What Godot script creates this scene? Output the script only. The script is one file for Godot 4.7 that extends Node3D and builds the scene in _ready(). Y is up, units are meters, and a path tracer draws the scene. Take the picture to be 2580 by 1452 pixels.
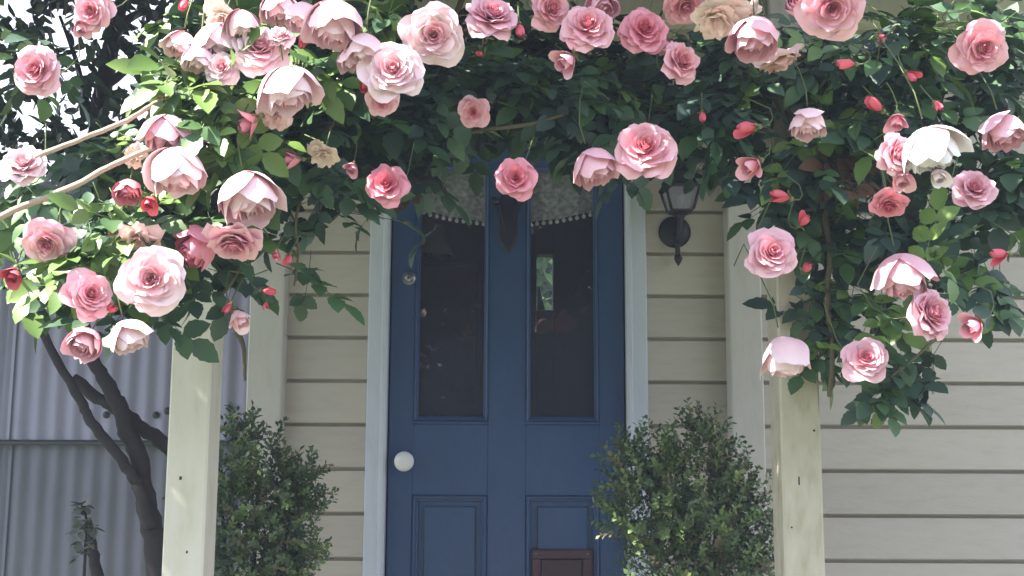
extends Node3D
# A blue cottage door under a climbing rose. y is up, metres; the house wall faces +z with its face near z = 0.

var rng := RandomNumberGenerator.new()
var M := {}
var taken := {}
var petal_meshes := {}
var core_meshes := {}
var leaf_meshes: Array = []
var leaf_specs: Array = []
var rose: Node3D
var house: Node3D

# ---------------------------------------------------------------- helpers
func rnd(a: float, b: float) -> float:
	return rng.randf_range(a, b)

func numbered(called: String) -> String:
	if not taken.has(called):
		taken[called] = 0
		return called
	taken[called] += 1
	return "%s_%03d" % [called, taken[called]]

func thing(called: String, label: String, category: String, at := Vector3.ZERO, group := "") -> Node3D:
	var o := Node3D.new()
	o.name = numbered(called)
	add_child(o, true)
	o.position = at
	o.set_meta("label", label)
	o.set_meta("category", category)
	if group:
		o.set_meta("group", group)
	return o

func part(called: String, mesh: Mesh, mat: Material, parent: Node, at := Vector3.ZERO, label := "") -> MeshInstance3D:
	var o := MeshInstance3D.new()
	o.mesh = mesh
	o.material_override = mat
	o.name = called
	o.position = at
	parent.add_child(o, true)
	if label:
		o.set_meta("label", label)
	return o

func newst() -> SurfaceTool:
	var st := SurfaceTool.new()
	st.begin(Mesh.PRIMITIVE_TRIANGLES)
	return st

func done(st: SurfaceTool) -> ArrayMesh:
	st.generate_normals()
	return st.commit()

func tri(st: SurfaceTool, a: Vector3, b: Vector3, c: Vector3) -> void:
	st.add_vertex(a); st.add_vertex(b); st.add_vertex(c)

func quad(st: SurfaceTool, a: Vector3, b: Vector3, c: Vector3, d: Vector3) -> void:
	# a b c d clockwise seen from the front
	tri(st, a, b, c); tri(st, a, c, d)

func box(st: SurfaceTool, lo: Vector3, hi: Vector3, bev := 0.003) -> void:
	# a box whose twelve edges are chamfered
	st.set_smooth_group(-1)
	var b: float = minf(bev, minf(hi.x - lo.x, minf(hi.y - lo.y, hi.z - lo.z)) * 0.4)
	var c := (lo + hi) * 0.5
	var h := (hi - lo) * 0.5
	for ax in 3:
		for s in [-1.0, 1.0]:
			var u: int = (ax + 1) % 3
			var v: int = (ax + 2) % 3
			var q := []
			for k in [[-1, -1], [1, -1], [1, 1], [-1, 1]]:
				var p := Vector3.ZERO
				p[ax] = h[ax] * s
				p[u] = (h[u] - b) * k[0]
				p[v] = (h[v] - b) * k[1]
				q.append(c + p)
			if s > 0: q.reverse()
			quad(st, q[0], q[1], q[2], q[3])
	# chamfers along each axis
	for ax in 3:
		var u: int = (ax + 1) % 3
		var v: int = (ax + 2) % 3
		for su in [-1.0, 1.0]:
			for sv in [-1.0, 1.0]:
				var a0 := Vector3.ZERO; var a1 := Vector3.ZERO
				a0[u] = h[u] * su; a0[v] = (h[v] - b) * sv
				a1[u] = (h[u] - b) * su; a1[v] = h[v] * sv
				var p0 := a0; var p1 := a1; var p2 := a1; var p3 := a0
				p0[ax] = -h[ax] + b; p1[ax] = -h[ax] + b; p2[ax] = h[ax] - b; p3[ax] = h[ax] - b
				if su * sv > 0: quad(st, c + p3, c + p2, c + p1, c + p0)
				else: quad(st, c + p0, c + p1, c + p2, c + p3)
	for sx in [-1.0, 1.0]:
		for sy in [-1.0, 1.0]:
			for sz in [-1.0, 1.0]:
				var s3 := Vector3(sx, sy, sz)
				var px := c + s3 * Vector3(h.x, h.y - b, h.z - b)
				var py := c + s3 * Vector3(h.x - b, h.y, h.z - b)
				var pz := c + s3 * Vector3(h.x - b, h.y - b, h.z)
				if sx * sy * sz > 0: tri(st, px, pz, py)
				else: tri(st, px, py, pz)
	st.set_smooth_group(0)

func boxm(lo: Vector3, hi: Vector3, bev := 0.003) -> ArrayMesh:
	var st := newst()
	box(st, lo, hi, bev)
	return done(st)

func frame_basis(d: Vector3) -> Basis:
	var y := d.normalized()
	var ref := Vector3(0, 0, 1) if absf(y.z) < 0.9 else Vector3(1, 0, 0)
	var x := ref.cross(y).normalized()
	return Basis(x, y, x.cross(y))

func tube(st: SurfaceTool, pts: Array, r0: float, r1: float, sides := 6, lumps := 0.0) -> void:
	var n := pts.size()
	var rings := []
	for i in n:
		var d: Vector3 = (pts[mini(i + 1, n - 1)] - pts[maxi(i - 1, 0)]).normalized()
		var b := frame_basis(d)
		var r: float = lerpf(r0, r1, float(i) / maxi(n - 1, 1))
		var ring := []
		for k in sides:
			var a := TAU * k / sides
			var rr: float = r * (1.0 + (rnd(-lumps, lumps) if lumps > 0.0 else 0.0))
			ring.append(pts[i] + (b.x * cos(a) + b.z * sin(a)) * rr)
		rings.append(ring)
	for i in n - 1:
		for k in sides:
			var k2 := (k + 1) % sides
			quad(st, rings[i][k], rings[i][k2], rings[i + 1][k2], rings[i + 1][k])
	for k in range(1, sides - 1):
		tri(st, rings[0][0], rings[0][k + 1], rings[0][k])
		tri(st, rings[n - 1][0], rings[n - 1][k], rings[n - 1][k + 1])

func smooth_path(pts: Array, per := 5) -> Array:
	var out := []
	for i in pts.size() - 1:
		var p0: Vector3 = pts[maxi(i - 1, 0)]
		var p1: Vector3 = pts[i]
		var p2: Vector3 = pts[i + 1]
		var p3: Vector3 = pts[mini(i + 2, pts.size() - 1)]
		for k in per:
			out.append(p1.cubic_interpolate(p2, p0, p3, float(k) / per))
	out.append(pts[-1])
	return out

func lathe(st: SurfaceTool, prof: Array, sides: int, xf := Transform3D.IDENTITY, turn := 0.0, flat := false) -> void:
	# prof: [radius, height] from the bottom up, turned about y
	if flat: st.set_smooth_group(-1)
	for i in prof.size() - 1:
		for k in sides:
			var a0 := turn + TAU * k / sides
			var a1 := turn + TAU * (k + 1) / sides
			var r0: float = prof[i][0]; var y0: float = prof[i][1]
			var r1: float = prof[i + 1][0]; var y1: float = prof[i + 1][1]
			quad(st, xf * Vector3(cos(a0) * r0, y0, sin(a0) * r0), xf * Vector3(cos(a0) * r1, y1, sin(a0) * r1), xf * Vector3(cos(a1) * r1, y1, sin(a1) * r1), xf * Vector3(cos(a1) * r0, y0, sin(a1) * r0))
	st.set_smooth_group(0)

func prism(st: SurfaceTool, prof: Array, x0: float, x1: float) -> void:
	# prof: Vector2(z, y) counter-clockwise seen from +x; extruded along x
	st.set_smooth_group(-1)
	var n := prof.size()
	for i in n:
		var a: Vector2 = prof[i]; var b: Vector2 = prof[(i + 1) % n]
		quad(st, Vector3(x0, a.y, a.x), Vector3(x0, b.y, b.x), Vector3(x1, b.y, b.x), Vector3(x1, a.y, a.x))
	for i in range(1, n - 1):
		tri(st, Vector3(x1, prof[0].y, prof[0].x), Vector3(x1, prof[i].y, prof[i].x), Vector3(x1, prof[i + 1].y, prof[i + 1].x))
		tri(st, Vector3(x0, prof[0].y, prof[0].x), Vector3(x0, prof[i + 1].y, prof[i + 1].x), Vector3(x0, prof[i].y, prof[i].x))
	st.set_smooth_group(0)

# ---------------------------------------------------------------- materials
func lin(r: float, g: float, b: float) -> Color:
	return Color(r, g, b).linear_to_srgb()

func noise_tex(freq: float, lo: Color, hi: Color, sd: int, oct := 4, mid := 0.5) -> NoiseTexture2D:
	var n := FastNoiseLite.new()
	n.seed = sd
	n.frequency = freq
	n.fractal_octaves = oct
	var t := NoiseTexture2D.new()
	t.width = 512; t.height = 512
	t.seamless = true
	t.noise = n
	var g := Gradient.new()
	g.set_color(0, lo); g.set_color(1, hi)
	g.add_point(mid, lo.lerp(hi, 0.62))
	t.color_ramp = g
	return t

func bump_tex(freq: float, sd: int, strength: float) -> NoiseTexture2D:
	var n := FastNoiseLite.new()
	n.seed = sd; n.frequency = freq; n.fractal_octaves = 4
	var t := NoiseTexture2D.new()
	t.width = 512; t.height = 512; t.seamless = true; t.noise = n
	t.as_normal_map = true
	t.bump_strength = strength
	return t

func mat(c: Color, rough := 0.6) -> StandardMaterial3D:
	var m := StandardMaterial3D.new()
	m.albedo_color = c
	m.roughness = rough
	return m

func painted(c: Color, dirt: Color, sd: int, scale: Vector3, rough := 0.55, freq := 0.012) -> StandardMaterial3D:
	var m := mat(Color.WHITE, rough)
	m.albedo_texture = noise_tex(freq, dirt, c, sd, 5, 0.38)
	m.normal_enabled = true
	m.normal_texture = bump_tex(0.04, sd + 50, 2.0)
	m.normal_scale = 0.25
	m.uv1_triplanar = true
	m.uv1_world_triplanar = true
	m.uv1_scale = scale
	return m

func make_materials() -> void:
	M.boards = []
	for k in 5:
		var f: float = 0.94 + 0.03 * k
		M.boards.append(painted(lin(0.58 * f, 0.53 * f, 0.475 * f), lin(0.51 * f, 0.46 * f, 0.405 * f), 11 + k, Vector3(0.9, 4.0, 4.0)))
	M.post = painted(lin(0.76, 0.73, 0.66), lin(0.64, 0.61, 0.51), 31, Vector3(3.0, 0.9, 3.0), 0.6)
	M.post_mossy = painted(lin(0.60, 0.565, 0.48), lin(0.42, 0.385, 0.28), 33, Vector3(3.0, 1.1, 3.0), 0.7, 0.016)
	M.wall_post = painted(lin(0.64, 0.605, 0.58), lin(0.56, 0.525, 0.49), 35, Vector3(3.0, 0.8, 3.0))
	M.frame = painted(lin(0.64, 0.69, 0.80), lin(0.57, 0.61, 0.71), 37, Vector3(4.0, 0.8, 4.0), 0.4)
	M.door = painted(lin(0.036, 0.084, 0.205), lin(0.031, 0.073, 0.178), 39, Vector3(2.0, 0.7, 2.0), 0.38)
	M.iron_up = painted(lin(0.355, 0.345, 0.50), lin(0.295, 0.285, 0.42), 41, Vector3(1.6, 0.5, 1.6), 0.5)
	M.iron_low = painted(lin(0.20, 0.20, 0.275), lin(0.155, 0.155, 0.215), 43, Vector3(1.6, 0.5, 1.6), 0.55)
	M.black = mat(lin(0.011, 0.010, 0.017), 0.45)
	M.knocker = mat(lin(0.018, 0.019, 0.042), 0.5)
	M.bolt = mat(lin(0.06, 0.06, 0.07), 0.5)
	M.maroon = painted(lin(0.075, 0.030, 0.042), lin(0.055, 0.022, 0.032), 45, Vector3(4, 4, 4), 0.5)
	M.maroon_flap = mat(lin(0.040, 0.020, 0.030), 0.4)
	M.brass = mat(lin(0.15, 0.125, 0.115), 0.45); M.brass.metallic = 0.5
	M.steel = mat(lin(0.34, 0.34, 0.36), 0.35); M.steel.metallic = 0.8
	M.porcelain = mat(lin(0.82, 0.84, 0.88), 0.16); M.porcelain.clearcoat_enabled = true
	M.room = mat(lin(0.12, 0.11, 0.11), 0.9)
	M.glass = mat(Color(0.42, 0.43, 0.52, 0.10), 0.02)
	M.glass.transparency = BaseMaterial3D.TRANSPARENCY_ALPHA
	M.lamp_glass = mat(Color(0.7, 0.7, 0.78, 0.34), 0.15)
	M.lamp_glass.transparency = BaseMaterial3D.TRANSPARENCY_ALPHA
	M.lace = mat(Color.WHITE, 0.9)
	M.lace.albedo_texture = noise_tex(0.035, lin(0.20, 0.22, 0.23), lin(0.86, 0.89, 0.88), 61, 3, 0.62)
	M.lace.uv1_triplanar = true; M.lace.uv1_world_triplanar = true; M.lace.uv1_scale = Vector3(2.2, 2.2, 2.2)
	M.pompom = mat(lin(0.86, 0.88, 0.88), 0.9)
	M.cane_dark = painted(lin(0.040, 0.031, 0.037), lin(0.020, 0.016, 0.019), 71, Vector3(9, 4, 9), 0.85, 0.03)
	M.cane = painted(lin(0.16, 0.135, 0.075), lin(0.08, 0.07, 0.04), 73, Vector3(12, 12, 12), 0.7, 0.03)
	M.cane_pale = painted(lin(0.55, 0.46, 0.39), lin(0.36, 0.28, 0.23), 75, Vector3(12, 12, 12), 0.7, 0.03)
	M.grass = painted(lin(0.07, 0.11, 0.035), lin(0.045, 0.07, 0.025), 77, Vector3(0.8, 0.8, 0.8), 0.95)
	M.deck = painted(lin(0.24, 0.22, 0.20), lin(0.16, 0.15, 0.13), 79, Vector3(1, 1, 1), 0.8)
	M.terracotta = painted(lin(0.30, 0.13, 0.07), lin(0.22, 0.10, 0.06), 81, Vector3(3, 3, 3), 0.85)
	M.grey_leaf = mat(lin(0.13, 0.15, 0.125), 0.75)
	M.soil = mat(lin(0.03, 0.022, 0.016), 1.0)
	M.roof = painted(lin(0.22, 0.23, 0.26), lin(0.17, 0.17, 0.19), 83, Vector3(0.6, 0.6, 0.6), 0.5)
	M.bark = painted(lin(0.050, 0.040, 0.040), lin(0.028, 0.022, 0.022), 85, Vector3(5, 2, 5), 0.95, 0.03)
	M.stalk = mat(lin(0.10, 0.14, 0.05), 0.6)
	M.sepal = mat(lin(0.20, 0.22, 0.09), 0.6); M.sepal.backlight = Color(0.25, 0.3, 0.1)
	# leaves: colour comes with each copy
	M.leaf_copy = mat(Color.WHITE, 0.45)
	M.leaf_copy.vertex_color_use_as_albedo = true
	M.leaf_copy.backlight = Color(0.45, 0.6, 0.2)
	M.leaf_tones = []
	for c in leaf_tones():
		var m := mat(lin(c.r, c.g, c.b), 0.45)
		m.backlight = Color(0.45, 0.6, 0.2)
		M.leaf_tones.append(m)
	M.shrub_copy = mat(Color.WHITE, 0.5)
	M.shrub_copy.vertex_color_use_as_albedo = true
	# petals: the mesh's vertex colours carry the pale rim and the deeper heart, times a tint for each kind
	M.petals = {}
	var tints := {"pale": Color(1.07, 0.91, 0.96), "pink": Color(1.0, 0.68, 0.78), "salmon": Color(1.0, 0.63, 0.71), "deep": Color(0.95, 0.44, 0.55), "red": Color(0.86, 0.20, 0.27), "cream": Color(1.0, 0.97, 0.90), "tan": Color(0.92, 0.76, 0.66), "white": Color(1.04, 1.10, 1.08)}
	for k in tints:
		var c: Color = tints[k]
		var m := mat(lin(c.r, c.g, c.b), 0.62)
		m.vertex_color_use_as_albedo = true
		m.backlight = Color(0.80, 0.68, 0.68)
		M.petals[k] = m

func leaf_tones() -> Array:
	return [Color(0.050, 0.098, 0.066), Color(0.056, 0.120, 0.062), Color(0.066, 0.145, 0.052), Color(0.055, 0.100, 0.084), Color(0.115, 0.215, 0.050), Color(0.160, 0.270, 0.062), Color(0.150, 0.080, 0.045)]

# ---------------------------------------------------------------- roses
func petal(st: SurfaceTool, az: float, size: float, phi0: float, phi1: float, curl: float, halfw: float, r0: float, h0: float, cup: float, wav: float, heart: float, rag := 0.0) -> void:
	# one petal: rises from the base circle r0, leaning from phi0 to phi1 off the axis, wrapped round the axis, rim rolled by curl
	var nv := 6
	var nu := 6
	var ph := rnd(0.0, TAU)
	var ph2 := rnd(0.0, TAU)
	var prof := []
	var r := r0
	var h := h0
	var steps := 24
	for i in steps + 1:
		var v := float(i) / steps
		prof.append(Vector2(r, h))
		var phi: float = lerpf(phi0, phi1, v) + curl * smoothstep(0.62, 1.0, v)
		r += sin(phi) * size / steps
		h += cos(phi) * size / steps
	var grid := []
	var cols := []
	for j in nv + 1:
		var v := float(j) / nv
		var row := []
		var crow := []
		for i in nu + 1:
			var u := -1.0 + 2.0 * i / nu
			var s: float = v * (1.0 - 0.26 * pow(absf(u), 2.6) - 0.035 * (1.0 - absf(u)) * (1.0 - absf(u)) + rag * 0.22 * sin(5.0 * u + ph))
			s = clampf(s, 0.0, 1.0)
			var q: float = s * steps
			var i0: int = mini(int(q), steps - 1)
			var p: Vector2 = prof[i0].lerp(prof[i0 + 1], q - i0)
			var w: float = halfw * pow(sin(PI * (0.10 + 0.62 * v)), 0.8)
			var om: float = clampf(u * w / maxf(p.x, 0.10), -1.9, 1.9)
			var a := az + om
			var lift: float = cup * u * u * v + wav * v * v * sin(4.2 * u + ph) + wav * 0.6 * v * sin(7.0 * u + ph2)
			var rr: float = p.x + wav * 0.5 * v * sin(3.0 * u + ph2)
			row.append(Vector3(rr * cos(a), p.y + lift, rr * sin(a)))
			var inner := Color(0.94, 0.40, 0.47).lerp(Color(0.94, 0.66, 0.46), 0.55 * smoothstep(0.3, 0.0, v))
			var outer := Color(0.93, 0.76, 0.79).lerp(Color(0.97, 0.92, 0.93), smoothstep(0.55, 1.0, v))
			var c := outer.lerp(inner, heart * (1.0 - 0.55 * smoothstep(0.55, 1.0, v)))
			if rag > 0.0: c = Color(0.93, 0.82, 0.79).lerp(Color(0.86, 0.68, 0.60), smoothstep(0.5, 1.0, v) * (0.5 + 0.5 * sin(6.0 * u + ph)))
			crow.append(c)
		grid.append(row)
		cols.append(crow)
	for j in nv:
		for i in nu:
			for k in [[j, i], [j + 1, i], [j + 1, i + 1], [j, i], [j + 1, i + 1], [j, i + 1]]:
				st.set_color(cols[k[0]][k[1]])
				st.add_vertex(grid[k[0]][k[1]])

func make_bloom_kinds() -> void:
	# every kind comes in variants: a heart mesh and a list of outer petal meshes, for a flower of radius 1 opening along +y
	var counts := {"full": 8, "cup": 8, "half": 4, "bud": 5, "faded": 4}
	for kind in counts:
		core_meshes[kind] = []
		petal_meshes[kind] = []
		for variant in counts[kind]:
			var st := newst()
			var outer := []
			var n: int = {"full": 38, "cup": 24, "half": 13, "bud": 7, "faded": 23}[kind]
			var single: int = {"full": 8, "cup": 8, "half": 3, "bud": 0, "faded": 5}[kind]
			for i in n:
				var t := float(i) / (n - 1)
				var az := i * 2.39996 + rnd(-0.25, 0.25)
				var mine := st
				if i >= n - single:
					mine = newst()
				var hh: float = clampf(1.0 - 1.25 * t, 0.0, 1.0)
				match kind:
					"full":
						petal(mine, az, lerpf(0.42, 1.00, t) * rnd(0.90, 1.08), deg_to_rad(lerpf(2, 52, t) + rnd(-6, 6)), deg_to_rad(lerpf(10, 112, pow(t, 1.15)) + rnd(-12, 12)), deg_to_rad(lerpf(-30, 40, t)), lerpf(0.26, 0.74, t) * rnd(0.85, 1.15), 0.02 + 0.12 * t, lerpf(0.34, 0.0, t), lerpf(0.02, 0.06, t), lerpf(0.03, 0.085, t), hh)
					"cup":
						var last: float = smoothstep(0.78, 1.0, t)
						petal(mine, az, lerpf(0.98, 1.36, t) * rnd(0.93, 1.05), deg_to_rad(lerpf(6, 78, t) + rnd(-6, 6)), deg_to_rad(lerpf(-8, -26, t) + last * rnd(-6, 24)), deg_to_rad(lerpf(-10, 12, t) + last * rnd(0, 50)), lerpf(0.30, 0.80, t) * rnd(0.85, 1.1), 0.02 + 0.12 * t, lerpf(0.06, -0.1, t), 0.02, lerpf(0.035, 0.085, t), hh * 0.7)
					"half":
						var last2: float = smoothstep(0.7, 1.0, t)
						petal(mine, az, lerpf(1.15, 1.55, t), deg_to_rad(lerpf(12, 46, t)), deg_to_rad(lerpf(-14, -16, t) + last2 * rnd(15, 80)), deg_to_rad(last2 * 30), lerpf(0.34, 0.66, t), 0.02 + 0.06 * t, 0.0, 0.02, 0.02, 0.85 * hh + 0.1)
					"bud":
						petal(mine, az, lerpf(1.75, 1.6, t), deg_to_rad(lerpf(22, 36, t)), deg_to_rad(lerpf(-34, -30, t) + rnd(0, 10) + (rnd(10, 60) if i == n - 1 and variant != 1 else 0.0)), 0.0, 0.60, 0.03 + 0.05 * t, 0.0, 0.0, 0.035, 0.3)
					"faded":
						petal(mine, az, lerpf(0.6, 1.2, t) * rnd(0.8, 1.1), deg_to_rad(lerpf(8, 70, t) + rnd(-15, 15)), deg_to_rad(lerpf(20, 130, t) + rnd(-25, 25)), deg_to_rad(rnd(-20, 50)), lerpf(0.26, 0.64, t), 0.02 + 0.08 * t, 0.05, 0.1, 0.09, 0.0, rnd(0.2, 0.6))
				if mine != st:
					outer.append(done(mine))
			core_meshes[kind].append(done(st))
			petal_meshes[kind].append(outer)
	# hip with five pointed sepals, and a short bent stalk
	for v in 3:
		var st := newst()
		lathe(st, [[0.05, -0.42], [0.15, -0.34], [0.20, -0.2], [0.16, -0.06], [0.05, 0.02]], 7)
		for k in 5:
			var a := TAU * k / 5.0 + rnd(-0.2, 0.2)
			var o := Vector3(cos(a), 0, sin(a))
			var s := Vector3(-sin(a), 0, cos(a))
			var l := rnd(0.75, 1.1)
			var dr := rnd(-0.5, 0.5)
			var m0 := o * 0.12 - Vector3(0, 0.06, 0)
			var hug: float = rnd(0.25, 0.75)
			var m1 := o * (0.30 + 0.22 * hug) + Vector3(0, 0.30 - 0.25 * hug, 0)
			var tip := o * (0.30 + 0.65 * hug * l) + Vector3(0, 0.85 * l - 0.75 * hug + dr * 0.3, 0)
			quad(st, m0 - s * 0.09, m1 - s * 0.12, m1 + s * 0.12, m0 + s * 0.09)
			tri(st, m1 - s * 0.12, tip, m1 + s * 0.12)
		core_meshes["calyx%d" % v] = done(st)

func bloom(kind: String, at: Vector3, radius: float, face: Vector3, tint: String) -> void:
	var vs: Array = core_meshes[kind]
	var k: int = rng.randi() % vs.size()
	var dir := (face.normalized() + Vector3(rnd(-0.22, 0.22), rnd(-0.22, 0.22), rnd(-0.15, 0.15))).normalized()
	var grow: float = {"full": 1.08, "cup": 1.14, "half": 0.95, "bud": 1.12, "faded": 1.05}[kind]
	var b := frame_basis(dir) * Basis(Vector3.UP, rnd(0, TAU))
	b = b.scaled(Vector3.ONE * radius * grow)
	var mid: float = {"full": 0.25, "cup": 0.5, "half": 0.55, "bud": 0.7, "faded": 0.15}[kind]
	var o := part("rosebud" if kind == "bud" else "bloom", vs[k], M.petals[tint], rose)
	o.transform = Transform3D(b, at - dir * radius * grow * mid)
	if tint == "tan": o.set_meta("label", "tan wilted rose seen from behind")
	elif tint == "white": o.set_meta("label", "ragged white rose with hanging petals")
	elif kind == "faded" and tint == "cream": o.set_meta("label", "faded cream rose with ragged petals")
	for pm in petal_meshes[kind][k]:
		part("petal", pm, M.petals[tint], o)
	var c: int = rng.randi() % 3
	if kind == "bud" or kind == "half":
		part("calyx", core_meshes["calyx%d" % c], M.sepal, o)
	# the stalk leaves the hip and bends up and back into the bush
	var inv := b.inverse()
	var r := radius * grow
	var side := Vector3(rnd(-0.5, 0.5), 0, 0)
	var way := []
	for w in [-dir * 0.38, -dir * 1.0 + Vector3(0, 0.15, -0.05), -dir * 1.5 + Vector3(0, 0.7, -0.5) + side * 0.5, -dir * 1.6 + Vector3(0, 1.6, -1.3) + side, Vector3(0, 2.6, -2.2) + side * 2.0]:
		way.append(inv * (w * r))
	var sst := newst()
	tube(sst, way, 0.0015 / r, 0.0014 / r, 5)
	part("stalk", done(sst), M.stalk, o)

# ---------------------------------------------------------------- leaves
func leaflet(st: SurfaceTool, base: Vector3, dir: Vector3, up: Vector3, l: float, w: float) -> void:
	var side := dir.cross(up).normalized()
	var nrm := side.cross(dir).normalized()
	var rows := 9
	var g := []
	var fold := rnd(0.10, 0.32)
	var droop := rnd(0.05, 0.30)
	var twist := rnd(-0.25, 0.25)
	for j in rows + 1:
		var v := float(j) / rows
		var ww: float = w * 0.5 * pow(sin(PI * pow(v, 0.82)), 0.85) * (1.0 if j % 2 == 1 else 0.89) if j > 0 and j < rows else 0.0
		var mid := base + dir * l * v - nrm * l * droop * v * v
		var sd := (side + nrm * twist * v).normalized()
		g.append([mid - sd * ww + nrm * ww * fold, mid, mid + sd * ww + nrm * ww * fold])
	for j in rows:
		for k in 2:
			var a: Vector3 = g[j][k]; var b: Vector3 = g[j][k + 1]; var c: Vector3 = g[j + 1][k + 1]; var d: Vector3 = g[j + 1][k]
			if j == 0: tri(st, a, c, d)
			elif j == rows - 1: tri(st, a, b, c)
			else: quad(st, a, b, c, d)

func make_leaf_kinds() -> void:
	# compound rose leaves: a curved midrib with five or seven leaflets; reaching along +y, upper face to +z
	for v in 6:
		var st := newst()
		var pairs: int = 2 if v < 4 else 3
		var total := 0.085 + 0.022 * pairs
		var pts := []
		for i in 6:
			var t := i / 5.0
			pts.append(Vector3(0.012 * sin(t * 2.2 + v), total * t, -0.03 * t * t * (0.4 + 0.3 * (v % 3))))
		tube(st, pts, 0.0011, 0.0007, 3)
		for i in pairs:
			var t: float = 0.38 + 0.50 * i / maxf(pairs - 1, 1)
			var q: float = t * 5.0
			var p: Vector3 = pts[int(q)].lerp(pts[mini(int(q) + 1, 5)], q - int(q))
			for s in [-1.0, 1.0]:
				var d := Vector3(s * rnd(0.75, 1.0), rnd(0.35, 0.75), rnd(-0.3, 0.25)).normalized()
				leaflet(st, p, d, Vector3(rnd(-0.25, 0.25), 0, 1).normalized(), rnd(0.040, 0.052), rnd(0.029, 0.037))
		leaflet(st, pts[5], Vector3(rnd(-0.2, 0.2), 1, rnd(-0.45, 0.0)).normalized(), Vector3(rnd(-0.2, 0.2), 0.2, 1).normalized(), rnd(0.052, 0.064), rnd(0.037, 0.046))
		leaf_meshes.append(done(st))

func clump(at: Vector3, ext: Vector3, n: int, young: float) -> void:
	for i in n:
		var q := Vector3(rng.randfn(), rng.randfn(), rng.randfn()).normalized() * pow(rng.randf(), 0.40)
		var p := at + q * ext
		var out := Vector3(q.x + rnd(-0.8, 0.8), q.y * 0.5 - 0.35 + rnd(-0.7, 0.6), q.z * 0.7 + 0.25 + rnd(-0.7, 0.7)).normalized()
		leaf(p, out, young)

func leaf(p: Vector3, out: Vector3, young: float) -> void:
	var up := (Vector3(rnd(-0.5, 0.5), 0.75 + rnd(-0.4, 0.3), 0.55 + rnd(-0.6, 0.5)))
	up = (up - out * up.dot(out)).normalized()
	var b := Basis(out.cross(up), out, up) 
	var s := rnd(0.72, 1.22)
	b = b.scaled(Vector3.ONE * s)
	var tone: int
	if rng.randf() < young:
		tone = [2, 4, 4, 5][rng.randi() % 4]
	else:
		tone = [0, 0, 1, 1, 2, 3][rng.randi() % 6]
	if rng.randf() < 0.003 or young < 0.0: tone = 6
	leaf_specs.append([Transform3D(b, p - out * 0.07 * s), rng.randi() % 6, tone])

func copies(called: String, mesh: Mesh, m: Material, xs: Array, cols: Array, parent: Node) -> void:
	var mm := MultiMesh.new()
	mm.transform_format = MultiMesh.TRANSFORM_3D
	mm.use_colors = true
	mm.mesh = mesh
	mm.instance_count = xs.size()
	for i in xs.size():
		mm.set_instance_transform(i, xs[i])
		mm.set_instance_color(i, cols[i])
	var o := MultiMeshInstance3D.new()
	o.multimesh = mm
	o.material_override = m
	o.name = called
	parent.add_child(o, true)
	o.set_meta("kind", "stuff")

func plant_leaves() -> void:
	# the 300 nearest the garden are parts of their own, the rest one mass
	var near := leaf_specs.filter(func(a): return absf(a[0].origin.x) < 1.05 and a[0].origin.y < 2.35)
	near.sort_custom(func(a, b): return a[0].origin.z > b[0].origin.z)
	var own := {}
	for i in mini(300, near.size()):
		var s = near[i]
		own[s[0].origin] = true
		var o := part("leaf", leaf_meshes[s[1]], M.leaf_tones[s[2]], rose)
		o.transform = s[0]
	var tones := leaf_tones()
	for v in 6:
		var xs := []
		var cs := []
		for s in leaf_specs:
			if s[1] == v and not own.has(s[0].origin):
				xs.append(s[0])
				var f := rnd(0.8, 1.2)
				var c: Color = tones[s[2]]
				cs.append(Color(c.r * f, c.g * f, c.b * f))
		copies("foliage", leaf_meshes[v], M.leaf_copy, xs, cs, rose)

func cane(pts: Array, r0: float, r1: float) -> void:
	var st := newst()
	var path := smooth_path(pts, 5)
	for i in range(1, path.size() - 1):
		path[i] += Vector3(rnd(-1, 1), rnd(-1, 1), rnd(-1, 1)) * minf(r0, r1) * 0.25
	tube(st, path, r0, r1, 9 if maxf(r0, r1) > 0.012 else 6, 0.09)
	var m: Material = M.cane
	if maxf(r0, r1) > 0.011: m = M.cane_dark
	elif pts[0].x < -0.85 and pts[0].z > 1.7: m = M.cane_pale
	part("cane", done(st), m, rose)

# ---------------------------------------------------------------- the house
func weatherboard(x0: float, x1: float, y: float, h: float, k: int) -> void:
	# the lower edge stands 24 mm proud over a rebated neck, so that each board throws a fine shadow line
	var st := newst()
	var nub := rnd(-0.0012, 0.0012)
	prism(st, [Vector2(-0.010, 0.0), Vector2(0.0270, 0.0), Vector2(0.0300, 0.003 + nub), Vector2(0.0200, h - 0.013), Vector2(-0.002, h - 0.0115), Vector2(-0.002, h), Vector2(-0.010, h)], x0, x1)
	part("weatherboard", done(st), M.boards[k % 5], house, Vector3(0, y, rnd(-0.001, 0.001)))

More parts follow.
